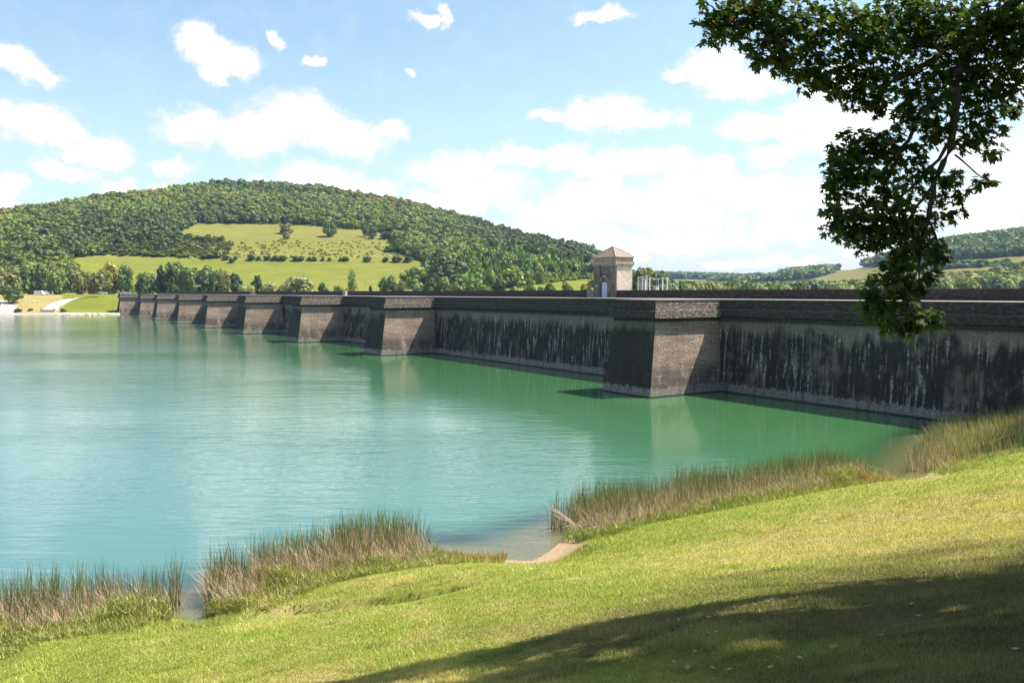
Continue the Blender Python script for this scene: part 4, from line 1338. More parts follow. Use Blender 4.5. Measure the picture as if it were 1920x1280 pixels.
# ---- valley trees right of the tower
VALLEY = [
    (1205, 507, 44, 'olive', 'yellow green tree just right of the tower wall', 'round', 330),
    (1228, 505, 40, 'mid', 'tall green tree above the right end of the white railing', 'round', 340),
    (1246, 518, 26, 'dark', 'dark tree right of the tall green one beyond the railing', 'round', 360),
    (1246, 528, 20, 'willow', 'small pale willow beside the end of the white railing', 'round', 300),
    (1264, 531, 20, 'willow', 'second small pale willow right of the railing end', 'round', 305),
    (1278, 514, 38, 'light', 'light green tree with pointed crown in the valley', 'cone', 340),
    (1302, 529, 32, 'willow', 'round pale willow right of the pointed light green tree', 'round', 320),
    (1328, 529, 34, 'olive', 'yellow green rounded tree right of the round pale willow', 'round', 330),
    (1352, 533, 28, 'willow', 'low pale willow beside the yellow green rounded tree', 'round', 350),
]
for (px, ptop, wpx, colr, label, kind, Yt) in VALLEY:
    tree_px(px, 560, ptop, wpx * 1.35, kind, colr, label, Y=Yt, base=.02)
rv_ = random.Random(9)
ordn = ['first', 'second', 'third', 'fourth', 'fifth', 'sixth', 'seventh', 'eighth', 'ninth', 'tenth', 'eleventh', 'twelfth', 'thirteenth', 'fourteenth', 'fifteenth', 'sixteenth',
        'seventeenth', 'eighteenth', 'nineteenth', 'twentieth', 'twenty-first', 'twenty-second', 'twenty-third', 'twenty-fourth', 'twenty-fifth', 'twenty-sixth', 'twenty-seventh', 'twenty-eighth', 'twenty-ninth', 'thirtieth']
k = 0
x = 1372.0
while x < 2000 and k < 28:
    top = 531 + rv_.random() * 5
    if 1520 < x < 1620: top = 527 + rv_.random() * 5
    if x > 1700: top = 520 + rv_.random() * 9
    colr = rv_.choice(['willow', 'blue', 'olive', 'mid', 'willow', 'blue'])
    cw = {'willow': 'pale willow', 'blue': 'dull green tree', 'olive': 'olive tree', 'mid': 'green tree'}[colr]
    tree_px(x, 560, top, 40 + rv_.random() * 16, 'round', colr, cw + ' above the parapet, ' + ordn[k] + ' of the right valley row counted from the left', Y=360 + rv_.random() * 90, base=.02, group='valley trees behind the right parapet')
    x += 20 + rv_.random() * 9; k += 1

# ---- single trees and bushes of the meadows
tree_px(538, 438, 419, 24, 'round', 'olive', 'upper tree of the brownish pair near the top of the meadow')
tree_px(539, 449, 435, 14, 'round', 'olive', 'small tree just below the upper one of the brownish pair', base=.1)
tree_px(620, 444, 416, 28, 'round', 'mid', 'solitary round tree with shadow near the top of the meadow', base=.08)
tree_px(688, 444, 421, 14, 'tall', 'mid', 'slim tree right of the solitary round tree, left of a pair', base=.08)
tree_px(700, 448, 424, 18, 'tall', 'mid', 'slim tree of the pair right of the solitary round tree, right one', base=.08)
tree_px(725, 448, 434, 22, 'round', 'dark', 'low dark apple shaped tree near the forest edge on the meadow', base=.1)
tree_px(741, 448, 430, 18, 'round', 'mid', 'green tree touching the forest edge at the meadow top right', base=.05)
tree_px(736, 473, 461, 28, 'bush', 'dark', 'dark wide bush at the right border of the upper meadow', name='bush', cat='bush')
tree_px(437, 493, 482, 12, 'bush', 'dark', 'dark bush standing below the hedge row left end', name='bush', cat='bush')
HB = [(425, 12), (443, 9), (473, 16), (487, 8), (502, 12), (518, 14), (533, 13), (556, 12), (566, 12), (582, 8), (592, 10), (607, 6), (619, 6), (642, 8), (651, 10), (689, 14), (724, 12), (745, 20), (765, 16)]
for i, (px, wp) in enumerate(HB):
    pb = 487 + (px - 425) * .012
    tree_px(px, pb, pb - 5 - wp * .35, wp + 2, 'bush', 'dark', ordn[i] + ' bush from the left in the hedge row across the hill meadow', name='bush', cat='bush', group='bushes in the meadow hedge row')
big = [(845, 560, 478, 78, 'round', 'dark', 'big dark oak at the corner of the forest beside the lower meadow', 560)]
tree_px(838, 537, 480, 72, 'round', 'dark', 'big dark oak at the corner of the forest beside the lower meadow')
tree_px(990, 530, 508, 24, 'round', 'dark', 'dark round tree on the lower edge of the right forest slope', base=.02)

# ---- forest: one mass per hillside
FT = [crown_arrays(seed=200 + i, nlump=6, nleaf=120, leaf=.27) for i in range(10)]
FN = [crown_arrays(seed=230 + i, nlump=8, nleaf=520, leaf=.125) for i in range(10)]
PAL = np.array((1.82, 1.72, 0.80)) * np.array([(.048, .074, .032), (.058, .085, .034), (.068, .098, .036), (.080, .112, .038), (.092, .124, .040), (.105, .132, .042), (.122, .136, .044), (.125, .118, .046)])


def forest(name, label, pxr, kr, spacing, hgt, test, seed, tint=(1, 1, 1), src=FT, thin=None):
    r = np.random.RandomState(seed)
    # dart in (px,k), thinned by world area
    n = 60000
    px = pxr[0] + r.rand(n) * (pxr[1] - pxr[0]); k = kr[0] + r.rand(n) * (kr[1] - kr[0])
    X, Y, Z = terr(px, k)
    q = pix(X, Y, Z)[1]
    ok = test(px, q, Y)
    X, Y, Z, px, q = X[ok], Y[ok], Z[ok], px[ok], q[ok]
    seen = {}; sel = []
    for i in range(len(X)):
        key = (int(X[i] // spacing), int(Y[i] // spacing))
        if key in seen: continue
        good = True
        for ax in (-1, 0, 1):
            for ay in (-1, 0, 1):
                j = seen.get((key[0] + ax, key[1] + ay))
                if j is not None and (X[i] - X[j]) ** 2 + (Y[i] - Y[j]) ** 2 < (spacing * .72) ** 2: good = False
        if good: seen[key] = i; sel.append(i)
    Vs = []; Cs = []
    for i in sel:
        V, C = src[r.randint(len(src))]
        a = r.rand() * 6.28; ca, sa = math.cos(a), math.sin(a)
        hh = hgt(px[i], q[i], Y[i], r)
        wd = spacing * (.9 + 1.1 * r.rand() ** 1.5) * (.75 + .25 * hh / 9 if hh < 12 else 1.1)
        v = np.empty_like(V)
        v[:, 0] = (V[:, 0] * ca - V[:, 1] * sa) * wd + X[i]; v[:, 1] = (V[:, 0] * sa + V[:, 1] * ca) * wd + Y[i]; v[:, 2] = V[:, 2] * hh - .08 * hh + Z[i]
        Vs.append(v)
        base = PAL[int(np.clip((pnoise(X[i] * .012, Y[i] * .012, 17, 3) * .5 + .5) * len(PAL) + r.randn() * 1.2, 0, len(PAL) - 1))] * np.array(tint) * (.8 + .4 * r.rand()) * (1 + .25 * pnoise(X[i] * .02, Y[i] * .02, 3, 2))
        Cs.append(C * base)
    V = np.concatenate(Vs); C = np.concatenate(Cs)
    o = mesh_obj(name, V, np.arange(len(V)).reshape(-1, 4), M_FOREST, colors=C)
    tag(o, label, 'forest', kind='stuff')
    print(name, label, len(sel), 'trees')
    return o


SCRUB = [(180, 478), (190, 466), (235, 456), (330, 450), (345, 446), (420, 450), (438, 462), (415, 484), (300, 480)]
SLOPE = [(850, 540), (860, 478), (930, 466), (1000, 478), (1060, 492), (1110, 500), (1110, 522), (1050, 528), (980, 536), (900, 545)]


def t_left(px, q, Y):
    return ~in_meadow(px, q) & ~inside(px, q, SCRUB) & ~inside(px, q, SLOPE) & (q < 541) & (px < 1200) & ((px < 850) | (q < 545))


forest('forest', 'deciduous forest covering the big hill on the left behind the lake', (-250, 1200), (3.15, 5.9), 8.6,
       lambda px, q, Y, r: 7.0 + 5.0 * r.rand() ** 1.3, t_left, 1, src=FN)
forest('scrub', 'low reddish green scrub between the two meadows at the foot of the forest', (150, 460), (3.2, 5.0), 6.4,
       lambda px, q, Y, r: 1.6 + 3.4 * r.rand() ** 2, lambda px, q, Y: inside(px, q, SCRUB), 2, tint=(1.18, 1.0, .85))
forest('scrub', 'thin scatter of low dry tussocks across the upper hill meadow', (350, 760), (3.6, 5.2), 2.0,
       lambda px, q, Y, r: .5 + 1.1 * r.rand() ** 2, lambda px, q, Y: in_meadow(px, q) & (q > 452) & (q < 484) & ((np.sin(px * 127.1 + q * 311.7) * 43758.5) % 1.0 < .035 + .05 * (pnoise(px * .05, q * .15, 6, 2) > .2)), 22, tint=(1.5, 1.2, .9))
forest('shrubs', 'bushy green clearing with young trees on the right forest slope', (840, 1125), (3.0, 5.0), 4.2,
       lambda px, q, Y, r: 2.2 + 1.8 * r.rand() + (6.5 if r.rand() < .10 else 0), lambda px, q, Y: inside(px, q, SLOPE), 3, tint=(.95, 1.12, .9))
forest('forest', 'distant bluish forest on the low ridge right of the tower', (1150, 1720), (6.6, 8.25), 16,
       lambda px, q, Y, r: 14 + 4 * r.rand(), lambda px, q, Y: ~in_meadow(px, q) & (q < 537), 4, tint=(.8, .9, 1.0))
forest('forest', 'wooded hill at the right edge of the picture above the pale meadows', (1650, 2350), (5.7, 7.4), 9.5,
       lambda px, q, Y, r: 11 + 3 * r.rand(), lambda px, q, Y: ~in_meadow(px, q) & (q < 496), 5, tint=(.95, 1.0, .95))
forest('wood', 'hedges and small woods between the right valley meadows', (1200, 2200), (4.0, 6.9), 10,
       lambda px, q, Y, r: 4 + 4 * r.rand(), lambda px, q, Y: ~in_meadow(px, q) & (q > 497) & (q < 552) & ((pnoise(px * .03, Y * .006, 66, 2) > .05) | (Y < 700)), 6, tint=(.9, 1.0, .95))

# ================================================================== far shore: path, slipway, stones, vehicles, people
def draped(name, pxpts, wid, mat, lift=.12, kmin=0.6):
    P = [ground_px(px, py, kmin, 3.2) for (px, py) in pxpts]
    P = np.array(P); v = []; f = []
    for i, p in enumerate(P):
        t_ = P[min(i + 1, len(P) - 1)] - P[max(i - 1, 0)]; t_ = t_[:2] / (np.linalg.norm(t_[:2]) + 1e-9)
        nn = np.array((-t_[1], t_[0])); w_ = wid[i] / 2
        v.append((p[0] - nn[0] * w_, p[1] - nn[1] * w_, p[2] + lift)); v.append((p[0] + nn[0] * w_, p[1] + nn[1] * w_, p[2] + lift))
    for i in range(len(P) - 1): f.append((2 * i, 2 * i + 2, 2 * i + 3, 2 * i + 1))
    return mesh_obj(name, v, f, mat)


M_PATH = plain('pale_gravel', (.46, .40, .36), .95, noise_amt=.2, scale=.5)
o = draped('path', [(97, 582), (101, 576), (108, 571), (118, 566), (130, 562), (145, 559), (162, 557), (185, 555.5)], [7, 7, 7, 6.5, 6, 5, 4.5, 4], M_PATH); tag(o, kind='structure')
o = draped('path', [(-20, 561), (2, 564), (14, 570), (22, 576), (10, 584)], [4, 4, 5, 9, 14], M_PATH); tag(o, kind='structure')
sw = ground_px(96, 584, .6, 3)
o = MB().box(sw[0] - 4.2, sw[0] + 2.4, sw[1] - 1.2, sw[1] - .4, -1, 2.1).box(sw[0] - 4.2, sw[0] - 3.6, sw[1] - 1.2, sw[1] + .2, 2.1, 2.9).box(sw[0] + 1.8, sw[0] + 2.4, sw[1] - 1.2, sw[1] + .2, 2.1, 2.9).build('slipway_wall', plain('pale_masonry', (.42, .38, .34), .9, noise_amt=.3, scale=1.2))
tag(o, 'low pale stone wall at the lake end of the curved path on the far shore', 'wall')
r = random.Random(3)
M_STONE = plain('pale_stone', (.52, .49, .43), .9, noise_amt=.3, scale=1)
first = None
for i in range(26):
    px = 108 + i * 4.3 + r.random() * 2
    X, Y, Z = ground_px(px, 588.5, .5, 2.5)
    if first is None:
        bm = bmesh.new(); bmesh.ops.create_icosphere(bm, subdivisions=2, radius=.5)
        for v in bm.verts:
            v.co += Vector((r.random() - .5, r.random() - .5, r.random() - .5)) * .16; v.co.z *= .6
        me = bpy.data.meshes.new('boulder'); bm.to_mesh(me); bm.free(); me.materials.append(M_STONE)
        o = bpy.data.objects.new('boulder', me); COL.objects.link(o); first = o
    else:
        o = first.copy(); COL.objects.link(o)
    o.location = (X, Y, max(.1, Z - .1)); o.rotation_euler = (0, 0, r.random() * 6); s = .7 + r.random() * 1.3; o.scale = (s * 1.7, s, s)
    tag(o, ordn[i] + ' pale stone from the left along the waterline of the far green bank', 'stone', 'pale stones on the far waterline')


def car_proto(colname, colr, van=False):
    root = empty('parked_car')
    L, W_, H_ = (5.2, 2.0, 2.5) if van else (4.2, 1.72, 1.45)
    side = [(-L / 2, .35), (L / 2, .35), (L / 2, .75), (L / 2 - .15, .95), (L * .22, 1.05)] if not van else [(-L / 2, .4), (L / 2, .4), (L / 2, 1.0), (L / 2 - .5, 1.3), (L / 2 - 1.0, 2.2), (L / 2 - 1.2, 2.45), (-L / 2 + .1, 2.5), (-L / 2, 2.3)]
    if not van: side += [(L * .22 - .001, 1.05), (-L * .42, 1.05), (-L / 2, .9)]
    def prof(pr, w0, name, mat, par):
        k = len(pr); v = [(x, -w0, z) for x, z in pr] + [(x, w0, z) for x, z in pr]
        f = [tuple(range(k))[::-1][::-1], tuple(range(k, 2 * k))[::-1]] + [(i, i + k, (i + 1) % k + k, (i + 1) % k) for i in range(k)]
        return bevel(mesh_obj(name, v, f, mat, par), .05)
    mp_ = plain('car_paint_' + colname, colr, .3, .2, .03)
    prof(side, W_ / 2, 'body', mp_, root)
    glass = plain('car_glass', (.03, .035, .04), .1)
    if not van:
        prof([(-L * .40, 1.053), (L * .20, 1.053), (L * .08, H_ - .06), (-L * .30, H_ - .06)], W_ / 2 - .09, 'windows', glass, root)
        prof([(-L * .31, H_ - .057), (L * .09, H_ - .057), (L * .06, H_), (-L * .28, H_)], W_ / 2 - .14, 'roof', mp_, root)
    else:
        prof([(L / 2 - 1.6, 1.45), (L / 2 - .62, 1.45), (L / 2 - 1.02, 2.15), (L / 2 - 1.6, 2.15)], W_ / 2 + .01, 'windows', glass, root)
    tyre = plain('tyre', (.03, .03, .03), .9)
    for sx in (-1, 1):
        for sy in (-1, 1):
            mb = MB().tube([(sx * L * .31, sy * (W_ / 2 - .18), .33), (sx * L * .31, sy * (W_ / 2 + .02), .33)], .33, 14)
            wh = mb.build('wheel', tyre, root)
            MB().tube([(sx * L * .31, sy * (W_ / 2 + .022), .33), (sx * L * .31, sy * (W_ / 2 + .035), .33)], .19, 10).build('rim', M_RAIL, wh)
    return root


protos = {'white': car_proto('white', (.75, .76, .78)), 'red': car_proto('red', (.42, .02, .02)), 'dark': car_proto('dark', (.03, .035, .045)), 'silver': car_proto('silver', (.45, .47, .5)), 'van': car_proto('van', (.75, .75, .74), True)}
usedp = set()
CARS = [(371, 'red', 412, 'red car parked beyond the dark parapet under the green trees'), (392, 'dark', 412, 'dark car right of the red one beyond the parapet'), (424, 'white', 405, 'white car beside the slim olive tree behind the parapet'),
        (345, 'dark', 412, 'dark car left of the red one beyond the parapet'), (547, 'white', 398, 'white car left of the large pale willow'), (557, 'silver', 398, 'silver car half hidden at the foot of the large pale willow'),
        (76, 'van', 438, 'white camper van in tree shade, left one of two on the far shore'), (94, 'van', 440, 'white camper van in tree shade, right one of two on the far shore'),
        (194, 'white', 428, 'white car in the shaded car park left of the yellow tree'), (206, 'dark', 430, 'dark car in the shade below the yellow tree'), (219, 'dark', 426, 'dark car nearest the far end of the dam'),
        (182, 'red', 430, 'dark red car in the shaded car park, leftmost of its row'), (229, 'silver', 424, 'silver car behind the very end of the dam'), (238, 'white', 424, 'white car behind the first metres of the far parapet')]
for (px, key, Yt, label) in CARS:
    X, Y, Z = terr_at(px, Yt)
    if key in usedp: o = copy_tree(protos[key])
    else: o = protos[key]; usedp.add(key)
    if px > 260: Z = max(Z, 8.55)
    o.location = (X, Y, Z + .02); o.rotation_euler = (0, 0, random.Random(px).random() * .6 - .3)
    if key == 'van': o.name = 'camper_van'
    tag(o, label, 'camper van' if key == 'van' else 'car', 'vehicles parked on the far shore')


def person(px, py, pose, label, shirt, group='visitors on the far lawn'):
    X, Y, Z = ground_px(px, py, .6, 3.2)
    root_o = None
    me = bpy.data.meshes.new('person')
    if pose == 'sit':
        J = [(0, 0, .12), (0, .02, .55), (0, 0, .72), (0, 0, .86), (.12, -.45, .45), (.14, -.75, .08), (-.12, -.45, .45), (-.14, -.75, .08), (.2, 0, .6), (.28, -.2, .35), (-.2, 0, .6), (-.28, -.2, .35)]
    else:
        J = [(0, 0, .12), (0, .55, .14), (0, .68, .15), (0, .85, .16), (.12, -.45, .14), (.14, -.88, .08), (-.12, -.45, .14), (-.14, -.88, .08), (.2, .5, .12), (.35, .25, .06), (-.2, .5, .12), (-.35, .25, .06)]
    E_ = [(0, 1), (1, 2), (2, 3), (0, 4), (4, 5), (0, 6), (6, 7), (1, 8), (8, 9), (1, 10), (10, 11)]
    me.from_pydata(J, E_, [])
    o = bpy.data.objects.new('person', me); COL.objects.link(o)
    R_ = [.15, .16, .06, .11, .08, .05, .08, .05, .06, .04, .06, .04]
    sm_ = o.modifiers.new('skin', 'SKIN')
    for i, v in enumerate(me.skin_vertices[0].data): v.radius = (R_[i], R_[i])
    o.modifiers.new('sub', 'SUBSURF').levels = 1
    me.materials.append(shirt)
    o.location = (X, Y, Z); o.rotation_euler = (0, 0, px)
    tag(o, label, 'person', group)
    return o


M_SK = plain('skin', (.45, .28, .2), .7); M_SH = plain('white_shirt', (.7, .7, .7), .8); M_RD = plain('pink_shirt', (.6, .3, .28), .8)
person(22, 575, 'lie', 'person lying on the grass under the beach tree on the far shore', M_SH)
person(31, 574, 'lie', 'person lying in white right of the trunk of the beach tree', M_SH)
person(39, 572, 'sit', 'person sitting right of the beach tree, pale pink clothes', M_RD)
person(15, 576, 'sit', 'person sitting by the pale path left of the beach tree', M_RD)
person(57, 567, 'lie', 'person lying on the open far lawn, left one of three', M_SH)
person(64, 566, 'sit', 'person sitting on the open far lawn, middle one of three', M_SH)
person(70, 567, 'lie', 'person lying on the open far lawn, right one of three', M_SK)
person(126, 552.5, 'sit', 'person in pink sitting at the top of the far lawn under the trees', M_RD)

# poles on the meadow
M_POLE = plain('grey_pole', (.30, .28, .26), .8)
for (px, pb, pt, lb) in ((498.5, 427, 410, 'thin utility pole before the forest, left part of the upper meadow'), (379, 421, 404, 'thin utility pole at the upper left corner of the meadow'),
                         (665, 432, 416, 'thin utility pole left of the slim tree pair'), (685, 550, 529, 'thin post on the lower meadow left of the small dark cone tree')):
    X, Y, Z = ground_px(px, pb); Ht = zat(px, pt, Y) - Z
    p = empty('utility_pole', (X, Y, Z)); tag(p, lb, 'pole')
    MB().tube([(0, 0, -.3), (0, 0, Ht)], [.16, .10], 8).build('pole', M_POLE, p)
    MB().box(-.8, .8, -.06, .06, Ht - .6, Ht - .45).build('crossarm', M_POLE, p)

# ================================================================== maple tree hanging into the view
def leaf_shape():
    """five lobed maple leaf in the xy plane, stem at the origin, length ~1"""
    lobes = [(90, 1.0, 9), (38, .88, 10), (142, .88, 10), (-12, .58, 12), (192, .58, 12)]
    pts = []
    cen = np.array((0, .32))
    order = sorted(lobes, key=lambda l: l[0])
    # walk from right lower lobe to left lower lobe
    for i, (a, L, wv_) in enumerate(order):
        ar_ = math.radians(a); dirn = np.array((math.cos(ar_), math.sin(ar_))); per = np.array((-dirn[1], dirn[0]))
        L *= .68
        pts += [cen + dirn * L * .58 - per * L * .20, cen + dirn * L, cen + dirn * L * .58 + per * L * .20]
        if i < len(order) - 1:
            am = math.radians((a + order[i + 1][0]) / 2)
            pts.append(cen + np.array((math.cos(am), math.sin(am))) * .24)
    pts.append(cen + np.array((-.12, -.26))); pts.append(cen + np.array((.12, -.26)))
    return np.array(pts), cen


LP, LC = leaf_shape()
NL = len(LP)


def leaf_field(P, size, Ndir, seed, cols):
    r = np.random.RandomState(seed); n = len(P)
    nrm = Ndir + .55 * r.randn(n, 3); nrm /= np.linalg.norm(nrm, axis=1)[:, None]
    up = np.stack([r.randn(n) * .6, r.randn(n) * .6, -np.ones(n)], 1)     # tips hang down
    b = up - nrm * (up * nrm).sum(1)[:, None]; b /= np.linalg.norm(b, axis=1)[:, None]
    a = np.cross(b, nrm)
    lp = np.concatenate([LP, LC[None]], 0)
    cup = np.concatenate([-.10 * np.ones(NL) * (np.linalg.norm(LP - LC, axis=1)), [0.03]])
    V = P[:, None, :] + size[:, None, None] * (a[:, None, :] * lp[None, :, 0, None] + b[:, None, :] * lp[None, :, 1, None] + nrm[:, None, :] * cup[None, :, None])
    off = (np.arange(n) * (NL + 1))[:, None, None]
    tri = np.array([(NL, i, (i + 1) % NL) for i in range(NL)])
    Fc = (off + tri[None]).reshape(-1, 3)
    C = np.repeat(cols[:, None, :], NL + 1, 1).reshape(-1, 3)
    return V.reshape(-1, 3), Fc, C


maple = empty('maple_tree', (0, 0, 0))
tb = np.array((14.5, 9.5)); tz = float(bank_h(np.array([tb[0]]), np.array([tb[1]]))[0])
maple.location = (tb[0], tb[1], tz)
tag(maple, 'maple tree on the bank hanging its dark leafy branches into the upper right', 'tree')
ml = np.array((tb[0], tb[1], tz))
YB = 11.5
BL = [  # px, py, r, dY
    (1338, 52, 36, 0), (1372, 30, 40, .2), (1400, 62, 36, 0), (1350, 15, 40, 0), (1430, 18, 45, 0), (1440, 85, 38, .1), (1425, 112, 18, 0), (1465, 118, 26, 0), (1480, 50, 60, 0), (1500, 105, 50, .2), (1525, 148, 34, 0),
    (1548, 60, 70, 0), (1560, 130, 50, .3), (1565, 165, 24, 0), (1600, 185, 22, 0), (1620, 80, 70, -.2), (1625, 155, 44, 0), (1640, 196, 26, 0), (1690, 40, 80, 0), (1690, 130, 60, .2), (1740, 190, 48, 0), (1700, 215, 30, 0),
    (1760, 60, 80, 0), (1780, 150, 60, .3), (1830, 50, 80, .2), (1840, 140, 60, 0), (1890, 40, 70, 0), (1900, 110, 45, 0), (1935, 60, 60, 0), (1880, 165, 42, 0), (1898, 205, 20, .2), (1830, 205, 45, 0), (1850, 255, 36, 0), (1865, 282, 20, 0), (1810, 262, 26, 0),
    (1720, 250, 34, 0), (1760, 240, 36, 0), (1590, 268, 36, 0), (1575, 300, 32, 0), (1625, 275, 36, .2), (1565, 345, 30, 0), (1600, 330, 48, 0), (1570, 385, 34, 0), (1600, 400, 46, 0), (1565, 420, 24, 0), (1595, 440, 26, 0), (1650, 330, 48, 0), (1660, 270, 36, 0),
    (1650, 395, 46, 0), (1700, 300, 36, 0), (1705, 350, 40, .3), (1690, 405, 36, 0), (1735, 330, 26, 0), (1625, 462, 20, 0), (1640, 440, 32, 0), (1680, 450, 40, 0), (1725, 430, 36, 0), (1745, 400, 24, 0),
    (1775, 335, 18, 0), (1805, 330, 20, .2), (1835, 340, 18, 0), (1855, 342, 11, 0), (1800, 372, 20, 0), (1785, 400, 14, 0), (1806, 392, 12, 0), (1760, 372, 20, 0), (1765, 420, 14, 0),
    (1680, 500, 42, 0), (1650, 535, 34, 0), (1720, 490, 40, 0), (1755, 465, 26, 0), (1770, 478, 18, 0), (1745, 515, 22, 0), (1690, 550, 42, 0), (1640, 575, 32, 0), (1670, 595, 34, .2), (1700, 600, 28, 0), (1690, 622, 13, 0), (1630, 560, 24, 0),
    (1725, 597, 24, 0), (1745, 592, 20, 0), (1752, 606, 13, 0), (1720, 540, 14, 0), (1715, 612, 16, 0),
]
r = np.random.RandomState(42)
Pl = []
for (px, py, rad, dy) in BL:
    c = P3(px, py, YB + dy + (px - 1700) * .0015)
    R = rad / F * YB
    n = int(8 + (R / .40) ** 2 * 275)
    d = r.randn(n, 3); d /= np.linalg.norm(d, axis=1)[:, None]
    q = c + d * (R * (r.rand(n) ** .45))[:, None] * np.array((1, 1.15, 1)) * .94
    Pl.append(q)
P = np.concatenate(Pl)
# sky gaps: small holes kept free of leaves, scattered through the spray
hol = P[r.choice(len(P), 90, replace=False)]
for hpt in hol:
    P = P[np.hypot(P[:, 0] - hpt[0], P[:, 2] - hpt[2]) > .055 + .05 * r.rand()]
n = len(P)
g = r.rand(n)[:, None]
cl = np.array((.034, .066, .014)) * (1 - g) + np.array((.095, .135, .026)) * g
br_ = r.rand(n) < .022
cl = np.where(br_[:, None], np.array((.22, .13, .05)), cl)
V1, F1, C1 = leaf_field(P - ml, .125 * (.7 + .6 * r.rand(n)), np.array((.25, -.25, .9)), 1, cl)
# the rest of the crown, above and right of the view
n = 60000
d = r.randn(n, 3); d /= np.linalg.norm(d, axis=1)[:, None]
cc = np.array((14.0, 3.5, tz + 11.0)); RR = np.array((10.2, 9.1, 6.4))
q = cc + d * RR * (.45 + .55 * r.rand(n) ** .5)[:, None]
low = q[:, 2] < tz + 4.2
q = q[~low]
cx_, cy_ = pix(q[:, 0], np.maximum(q[:, 1], .3), q[:, 2])
gs_ = q - np.array(dirv) * ((q[:, 2] - (tz - 1.0)) / dirv[2])[:, None]
dap = pnoise(gs_[:, 0], gs_[:, 1], 91, 3, 2.4) + .55 * np.clip((gs_[:, 1] - 6.5) / 3, 0, 1) - .25
q = q[~((dap > .55) & (r.rand(len(q)) < .93))]
cx_, cy_ = pix(q[:, 0], np.maximum(q[:, 1], .3), q[:, 2])
inview = (q[:, 1] > .5) & (cx_ > -60) & (cx_ < 1985) & (cy_ > -45)
q = q[~inview]
n = len(q)
g = r.rand(n)[:, None]
cl = np.array((.034, .066, .014)) * (1 - g) + np.array((.095, .135, .026)) * g
V2, F2, C2 = leaf_field(q - ml, .30 * (.7 + .6 * r.rand(n)), np.array((.2, -.1, 1)), 2, cl)
mesh_obj('foliage', np.concatenate([V1, V2]), np.concatenate([F1, F2 + len(V1)]), M_MAPLE, maple, colors=np.concatenate([C1, C2]))
print('maple leaves', len(P), n)
M_BR = plain('maple_bark', (.055, .045, .038), .9, noise_amt=.4, scale=6)
tk = MB()
tk.tube([(0, 0, -.4), (-.1, 0, 1.5), (-.2, .1, 4), (-.5, .2, 7), (-1.0, .3, 11), (-1.6, .2, 14.5)], [.52, .40, .34, .28, .18, .06], 12)
tk.build('trunk', M_BR, maple, smooth=True)


def limb(pts, r0, r1, name='branch'):
    Q = []
    for p in pts:
        Q.append((P3(p[0], p[1], p[2] if len(p) > 2 else YB) - ml) if len(p) < 4 else np.array(p[:3]) - ml)
    # smooth + jitter
    Q = np.array(Q); S = [Q[0]]
    rj = np.random.RandomState(int(abs(Q[0][0] * 100)) % 1000)
    for i in range(len(Q) - 1):
        for u in (1 / 3, 2 / 3, 1):
            S.append(Q[i] * (1 - u) + Q[i + 1] * u + (rj.randn(3) * .012 if u < 1 else 0))
    n = len(S)
    mb = MB(); mb.tube(S, [r0 + (r1 - r0) * i / (n - 1) for i in range(n)], 7)
    return mb.build(name, M_BR, maple, smooth=True)


top = (14.0, 9.8, tz + 8.0, 1)
limb([top, (2000, -60, 11.2), (1880, 20, 11.8), (1815, 75, 12.2), (1795, 140), (1790, 210), (1782, 280), (1750, 345), (1742, 400), (1728, 450), (1722, 500), (1705, 545)], .085, .014)
limb([(1815, 75, 12.2), (1760, 88), (1700, 72), (1640, 78), (1590, 60), (1540, 40)], .055, .012)
limb([(1792, 170), (1755, 190), (1722, 215), (1705, 262), (1672, 300), (1650, 330), (1625, 340)], .045, .01)
limb([(1784, 260), (1760, 300), (1700, 360), (1680, 380), (1650, 372)], .03, .008)
limb([(1748, 350), (1720, 385), (1690, 430), (1660, 450)], .025, .008)
limb([(1738, 410), (1760, 460), (1752, 500), (1742, 520), (1748, 535)], .018, .006)
limb([(1742, 520), (1735, 538), (1720, 540)], .008, .004)
limb([(1790, 290), (1830, 325), (1858, 342)], .014, .005)
limb([(1705, 545), (1698, 580), (1694, 612)], .015, .005)
limb([(1720, 500), (1722, 550), (1738, 590)], .012, .005)
limb([(1540, 40), (1480, 45), (1430, 20), (1380, 30), (1330, 50)], .02, .005)
limb([(1440, -30), (1438, 20), (1446, 60), (1436, 90)], .012, .004)
limb([(1770, 100), (1700, 140), (1650, 165), (1610, 150)], .03, .008)
limb([(1540, 40), (1520, 90), (1500, 120)], .014, .005)
limb([(1652, 200), (1655, 225), (1640, 238)], .006, .003)
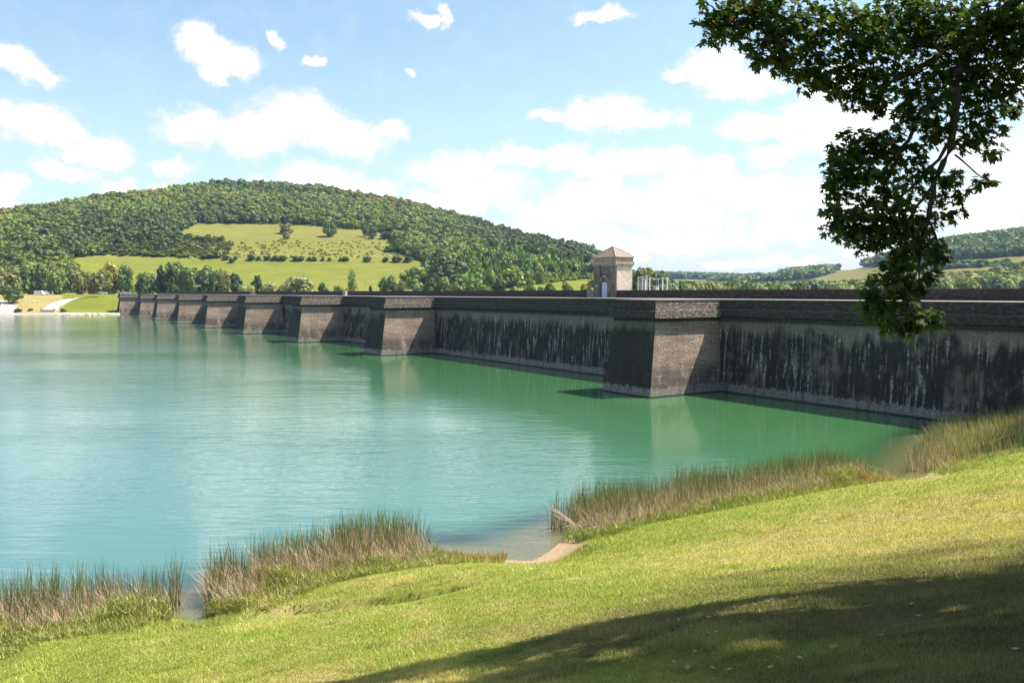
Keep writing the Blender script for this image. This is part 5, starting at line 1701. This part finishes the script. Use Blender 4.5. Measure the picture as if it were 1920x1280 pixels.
# limbs that hold the rest of the crown
for k, (dx, dy, dz) in enumerate([(-6, -3, 5), (-8, 2, 7), (-3, 6, 6), (3, 5, 5), (4, -4, 6), (-2, -7, 6)]):
    a = np.array((-.3, .15, 5.5 + .6 * k))
    mb = MB(); mb.tube([a, a + np.array((dx, dy, dz)) * .5 + (0, 0, .6), a + np.array((dx, dy, dz))], [.14, .08, .02], 7)
    mb.build('branch', M_BR, maple, smooth=True)

# fallen leaves on the shaded lawn
lv = np.concatenate([LP, LC[None]], 0)
V = np.stack([lv[:, 0], lv[:, 1], np.concatenate([.10 * np.linalg.norm(LP - LC, axis=1), [0]])], 1)
protoL = None
r = random.Random(12)
M_FALL = plain('dry_leaf', (.38, .20, .08), .8, noise_amt=.4)
for k in range(22):
    px = 1250 + r.random() * 660; py = 1130 + r.random() * 145
    # march to the bank
    rr_ = ray(px, py); Yc = 6.0
    while Yc < 40:
        kk = Yc / rr_[1]
        if float(lut(HH, np.array([rr_[0] * kk]), np.array([Yc]))[0]) > 10 + rr_[2] * kk: break
        Yc += .05
    X = rr_[0] * kk; Z = 10 + rr_[2] * kk
    if protoL is None:
        protoL = mesh_obj('fallen_leaf', V, [(NL, i, (i + 1) % NL) for i in range(NL)], M_FALL); o = protoL
    else:
        o = protoL.copy(); COL.objects.link(o)
    o.location = (X, Yc, Z + .05); o.rotation_euler = (r.random() * .8 - .1, r.random() * .8 - .4, r.random() * 6.3)
    s = .055 + .03 * r.random(); o.scale = (s, s, s)
    tag(o, 'dry orange brown maple leaf fallen on the shaded lawn', 'leaf', 'fallen maple leaves on the lawn')

# ================================================================== haze
m, t = mat_new('haze_air')
vol = t.n('ShaderNodeVolumePrincipled', {'Color': (0.45, 0.64, 1.0, 1), 'Density': 0.00008, 'Anisotropy': 0.2})
o_ = t.n('ShaderNodeOutputMaterial'); t.t.links.new(vol.outputs[0], o_.inputs['Volume'])
hz = MB().box(-3600, 3600, -600, 3700, -14, 220).build('haze', m)
tag(hz, kind='stuff')
